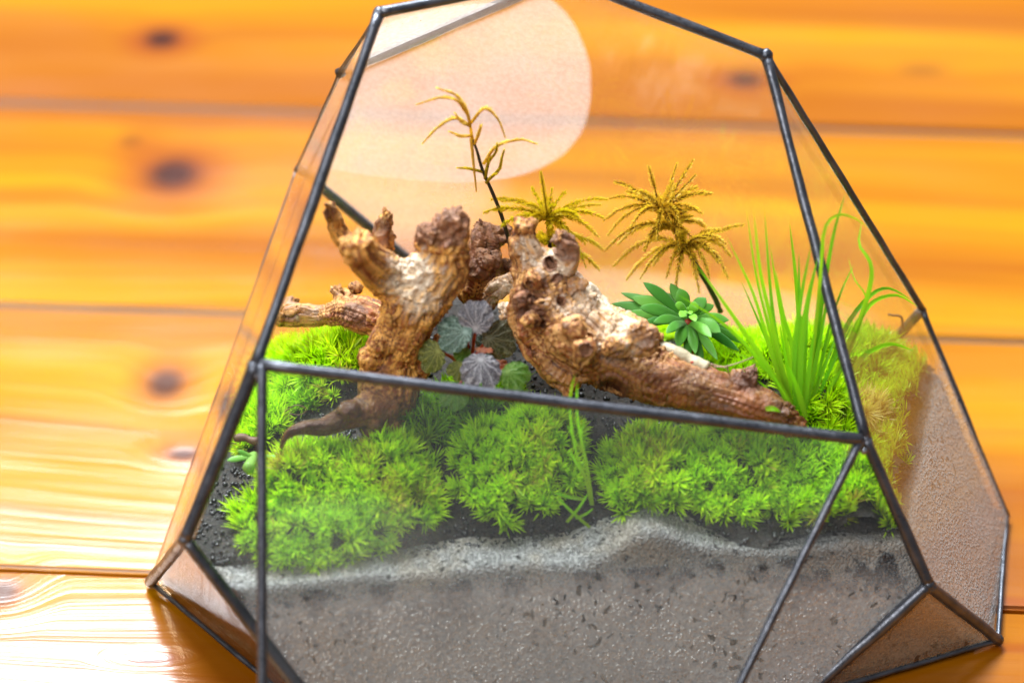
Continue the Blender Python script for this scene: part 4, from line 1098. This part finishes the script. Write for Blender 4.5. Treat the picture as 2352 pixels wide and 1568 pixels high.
leaves = [(1093, 727, .476, 43, (0.05, -1), (-.05, -.85, .55), 'saxi_purple', .15), (1040, 766, .474, 46, (-.9, .1), (-.25, -.6, .75), 'saxi_teal', .3), (1153, 780, .477, 49, (.9, .2), (.30, -.80, .45), 'saxi_dark', .3),
          (985, 819, .473, 41, (-.8, .4), (-.45, -.75, .5), 'saxi_olive', .4), (1104, 856, .466, 50, (0, 1), (.05, -.72, .68), 'saxi_purple', .55), (1186, 866, .467, 39, (.7, .5), (.25, -.75, .6), 'saxi_green', .4),
          (1048, 852, .470, 25, (-.5, .6), (-.2, -.8, .55), 'saxi_olive', .4), (1062, 815, .474, 22, (-.3, .8), (0, -.9, .4), 'saxi_green', .3), (1112, 806, .473, 24, (.9, -.2), (.1, .35, .93), 'saxi_red', .3), (1040, 912, .468, 36, (-.4, .8), (-.1, -.75, .6), 'saxi_green', .4),
          (1150, 845, .476, 24, (.6, .3), (.3, -.6, .7), 'saxi_red', .3), (1120, 790, .482, 30, (.2, -.9), (0, -.9, .4), 'saxi_teal', .3)]
for k, (u, v, y, r, td, nr_, mt, nt_) in enumerate(leaves):
    a_ = round_leaf(sax, u, v, y, r * .88, td, nr_, M[mt], nt_, seed=k * 1.3, cup=-.10 if k in (8,) else .14)
    mid = a_.lerp(hub, .5) + Vector((0, .001, -.0012))
    stem('petiole', sax, [hub + Vector((0, 0, -.004)), mid, a_], .00055, M['stem_red'], n=12, taper=.8, sides=6)
stem('stem', sax, [sx0, hub.lerp(sx0, .4), hub], .0011, M['stem_red'], n=10)

# succulent rosette
def fleshy(parent, name, pts, w, th, mat, tint, n=14, facing=(0, -.5, .87)):
    P = catmull([p[:] for p in pts], n); t = np.linspace(0, 1, n)
    T = np.gradient(P, axis=0); T /= np.linalg.norm(T, axis=1)[:, None]
    f = np.array(facing, float); sd = np.cross(T, f); sd /= np.linalg.norm(sd, axis=1)[:, None]; nr = np.cross(sd, T)
    prof = (.40 + .60 * np.sin(np.clip(t * 1.08, 0, 1) ** 1.25 * math.pi * .62)) * np.power(np.clip(1 - np.clip((t - .55) / .45, 0, 1) ** 2.0, 0, 1), .75) + .01
    m = 10; a = np.arange(m) * 2 * math.pi / m
    V = P[:, None] + (w * prof)[:, None, None] * np.cos(a)[None, :, None] * sd[:, None] + (th * np.minimum(prof, 1))[:, None, None] * (np.sin(a) + .25 * np.cos(a) ** 2)[None, :, None] * nr[:, None]
    V = V.reshape(-1, 3)
    i = np.arange(n - 1)[:, None] * m; j = np.arange(m)[None]; j2 = (j + 1) % m
    Q = np.stack([i + j, i + j2, i + m + j2, i + m + j], -1).reshape(-1, 4)
    V = np.vstack([V, P[-1] + T[-1] * .0002]); c = len(V) - 1; b = (n - 1) * m; jj = np.arange(m)
    Tr = np.stack([b + jj, b + (jj + 1) % m, np.full(m, c)], -1)
    s = np.concatenate([np.repeat(t, m), [1]])
    o = link(name, npmesh(name, V, Tr, Q, {'s': s, 'tint': np.full(len(V), tint)}), mat)
    return rel(o, parent)
sc0 = at(1585, 800, .497); sc0.z = .053
suc = empty('succulent', sc0); tag(suc, 'green succulent rosette with fleshy leaves behind the knobbly driftwood', 'succulent')
scn = at(1580, 735, .495)
stem('stem', suc, [sc0, sc0.lerp(scn, .5), scn], .0017, M['stem_red'], n=8)
for (tu, tv, dy, w, tn) in [(1477, 648, .004, 16, .15), (1450, 682, .006, 20, .35), (1468, 706, -.003, 17, .25), (1404, 697, .006, 16, .12), (1560, 662, .004, 19, .30), (1622, 684, .003, 18, .35), (1655, 762, -.006, 20, .2), (1634, 774, -.010, 15, .35),
                            (1648, 826, -.012, 12, .3), (1598, 812, -.012, 14, .2), (1556, 796, -.010, 17, .15), (1698, 806, -.002, 12, .05), (1500, 740, -.006, 14, .2), (1520, 672, .010, 17, .3), (1690, 770, .003, 12, .1), (1530, 765, -.010, 13, .1),
                            (1430, 720, .002, 14, .3), (1425, 672, .008, 13, .2), (1505, 690, .006, 15, .4), (1675, 735, .000, 15, .3), (1715, 790, .002, 11, .15), (1640, 700, .006, 14, .45), (1470, 745, -.004, 13, .15), (1615, 835, -.012, 11, .2), (1580, 835, -.012, 11, .15), (1540, 650, .010, 15, .4),
                            (1550, 700, -.002, 13, .7), (1605, 700, .001, 14, .75), (1562, 728, -.008, 12, .85), (1598, 738, -.008, 11, .8), (1578, 706, .002, 11, .95), (1587, 722, -.004, 8, 1.0), (1572, 722, -.005, 7, 1.0)]:
    e = at(tu, tv, .495 + dy); d = e - scn
    inner = tn > .6
    c0 = scn + Vector((0, 0, -.001 if not inner else .001))
    m1 = c0.lerp(e, .5) + Vector((0, 0, .0012))
    fl = fleshy(suc, 'leaf', [c0, m1, e], px(w, e) * .95, px(2.8, e), M['succ'], min(1, max(0, tn + random.uniform(-.12, .15))), facing=(d.x * -10, -.55, .8))

# pale sprout at the left
s0 = at(580, 1052, .459)
spr = empty('cut_sprout', s0); tag(spr, 'small pale green sprout lying behind the upright door bar', 'sprout')
for (pp, w) in [([(582, 1050), (550, 1052), (521, 1057)], 8), ([(585, 1048), (562, 1042), (545, 1034)], 7), ([(585, 1050), (620, 1050), (654, 1058)], 8), ([(590, 1056), (615, 1066), (641, 1084)], 8)]:
    fleshy(spr, 'leaf', [at(u, v, .459 - .001 * k) for k, (u, v) in enumerate(pp)], px(w, s0), px(4, s0), M['sprout'], random.uniform(.3, .7))
stem('stem', spr, [at(584, 1048, .461), at(577, 1062, .457), at(570, 1076, .454)], .0016, M['sprout'], n=8, taper=1.0)

# cut twig, scraps, rootlets
q0, q1 = at(1512, 796, .478), at(1624, 846, .472)
tw = empty('cut_twig', q0); tag(tw, 'short pale cut twig lying on the driftwood below the succulent', 'twig')
stem('shaft', tw, [q0, q0.lerp(q1, .35) + Vector((0, 0, .0006)), q0.lerp(q1, .7), q1], .0019, M['twig'], n=20, taper=1.0, sides=14, bumpy=.14)
for k, t_ in enumerate((.12, .3, .52, .7, .85)):
    p = q0.lerp(q1, t_) + Vector((0, -.0012, .0009 * (1 if k % 2 else -1)))
    V, T, Q = ico(p[:], (.0009, .0007, .0006), 1); rel(link('bark_scale', npmesh('bark_scale', V, T), M['stem_red']), tw)
e = at(1776, 942, .456)
sc_ = empty('leaf_scrap', e); tag(sc_, 'tiny bright green leaf scrap lying on the driftwood end', 'leaf scrap')
blade('blade', sc_, [at(1758, 938, .457), at(1776, 938, .456), at(1793, 946, .456)], .0007, M['grass'], .3, n=8)
for lab, pp, y, r in [('hair thin pale root looping beside the driftwood knob', [(1632, 836), (1660, 842), (1680, 838), (1705, 830), (1730, 820)], .470, .00022), ('hair thin pale root hanging below the cut twig', [(1640, 842), (1668, 845), (1676, 862), (1684, 880)], .469, .0002),
                      ('fine dark rootlet curled on the left moss carpet', [(655, 945), (680, 930), (705, 940), (690, 952), (665, 950)], .476, .00018), ('dark bent twiglet standing at the back near the right pane', [(2073, 752), (2070, 728), (2050, 724), (2040, 722)], .514, .00045)]:
    rt = empty('rootlet', at(*pp[0], y)); tag(rt, lab, 'root')
    stem('strand', rt, [at(u, v, y) for u, v in pp], r, M['root'] if 'pale' in lab else M['twig_brown'], n=20, sides=5, bumpy=.2)
bt = empty('bark_twig', at(540, 1010, .466)); tag(bt, 'brown twig fragment at the left between moss and door bar', 'twig')
stem('shaft', bt, [at(538, 1006, .467), at(560, 1004, .467), at(582, 1012, .466), at(600, 1008, .466)], .0011, M['twig_brown'], n=14, sides=8, bumpy=.3)
bpy.context.view_layer.update()
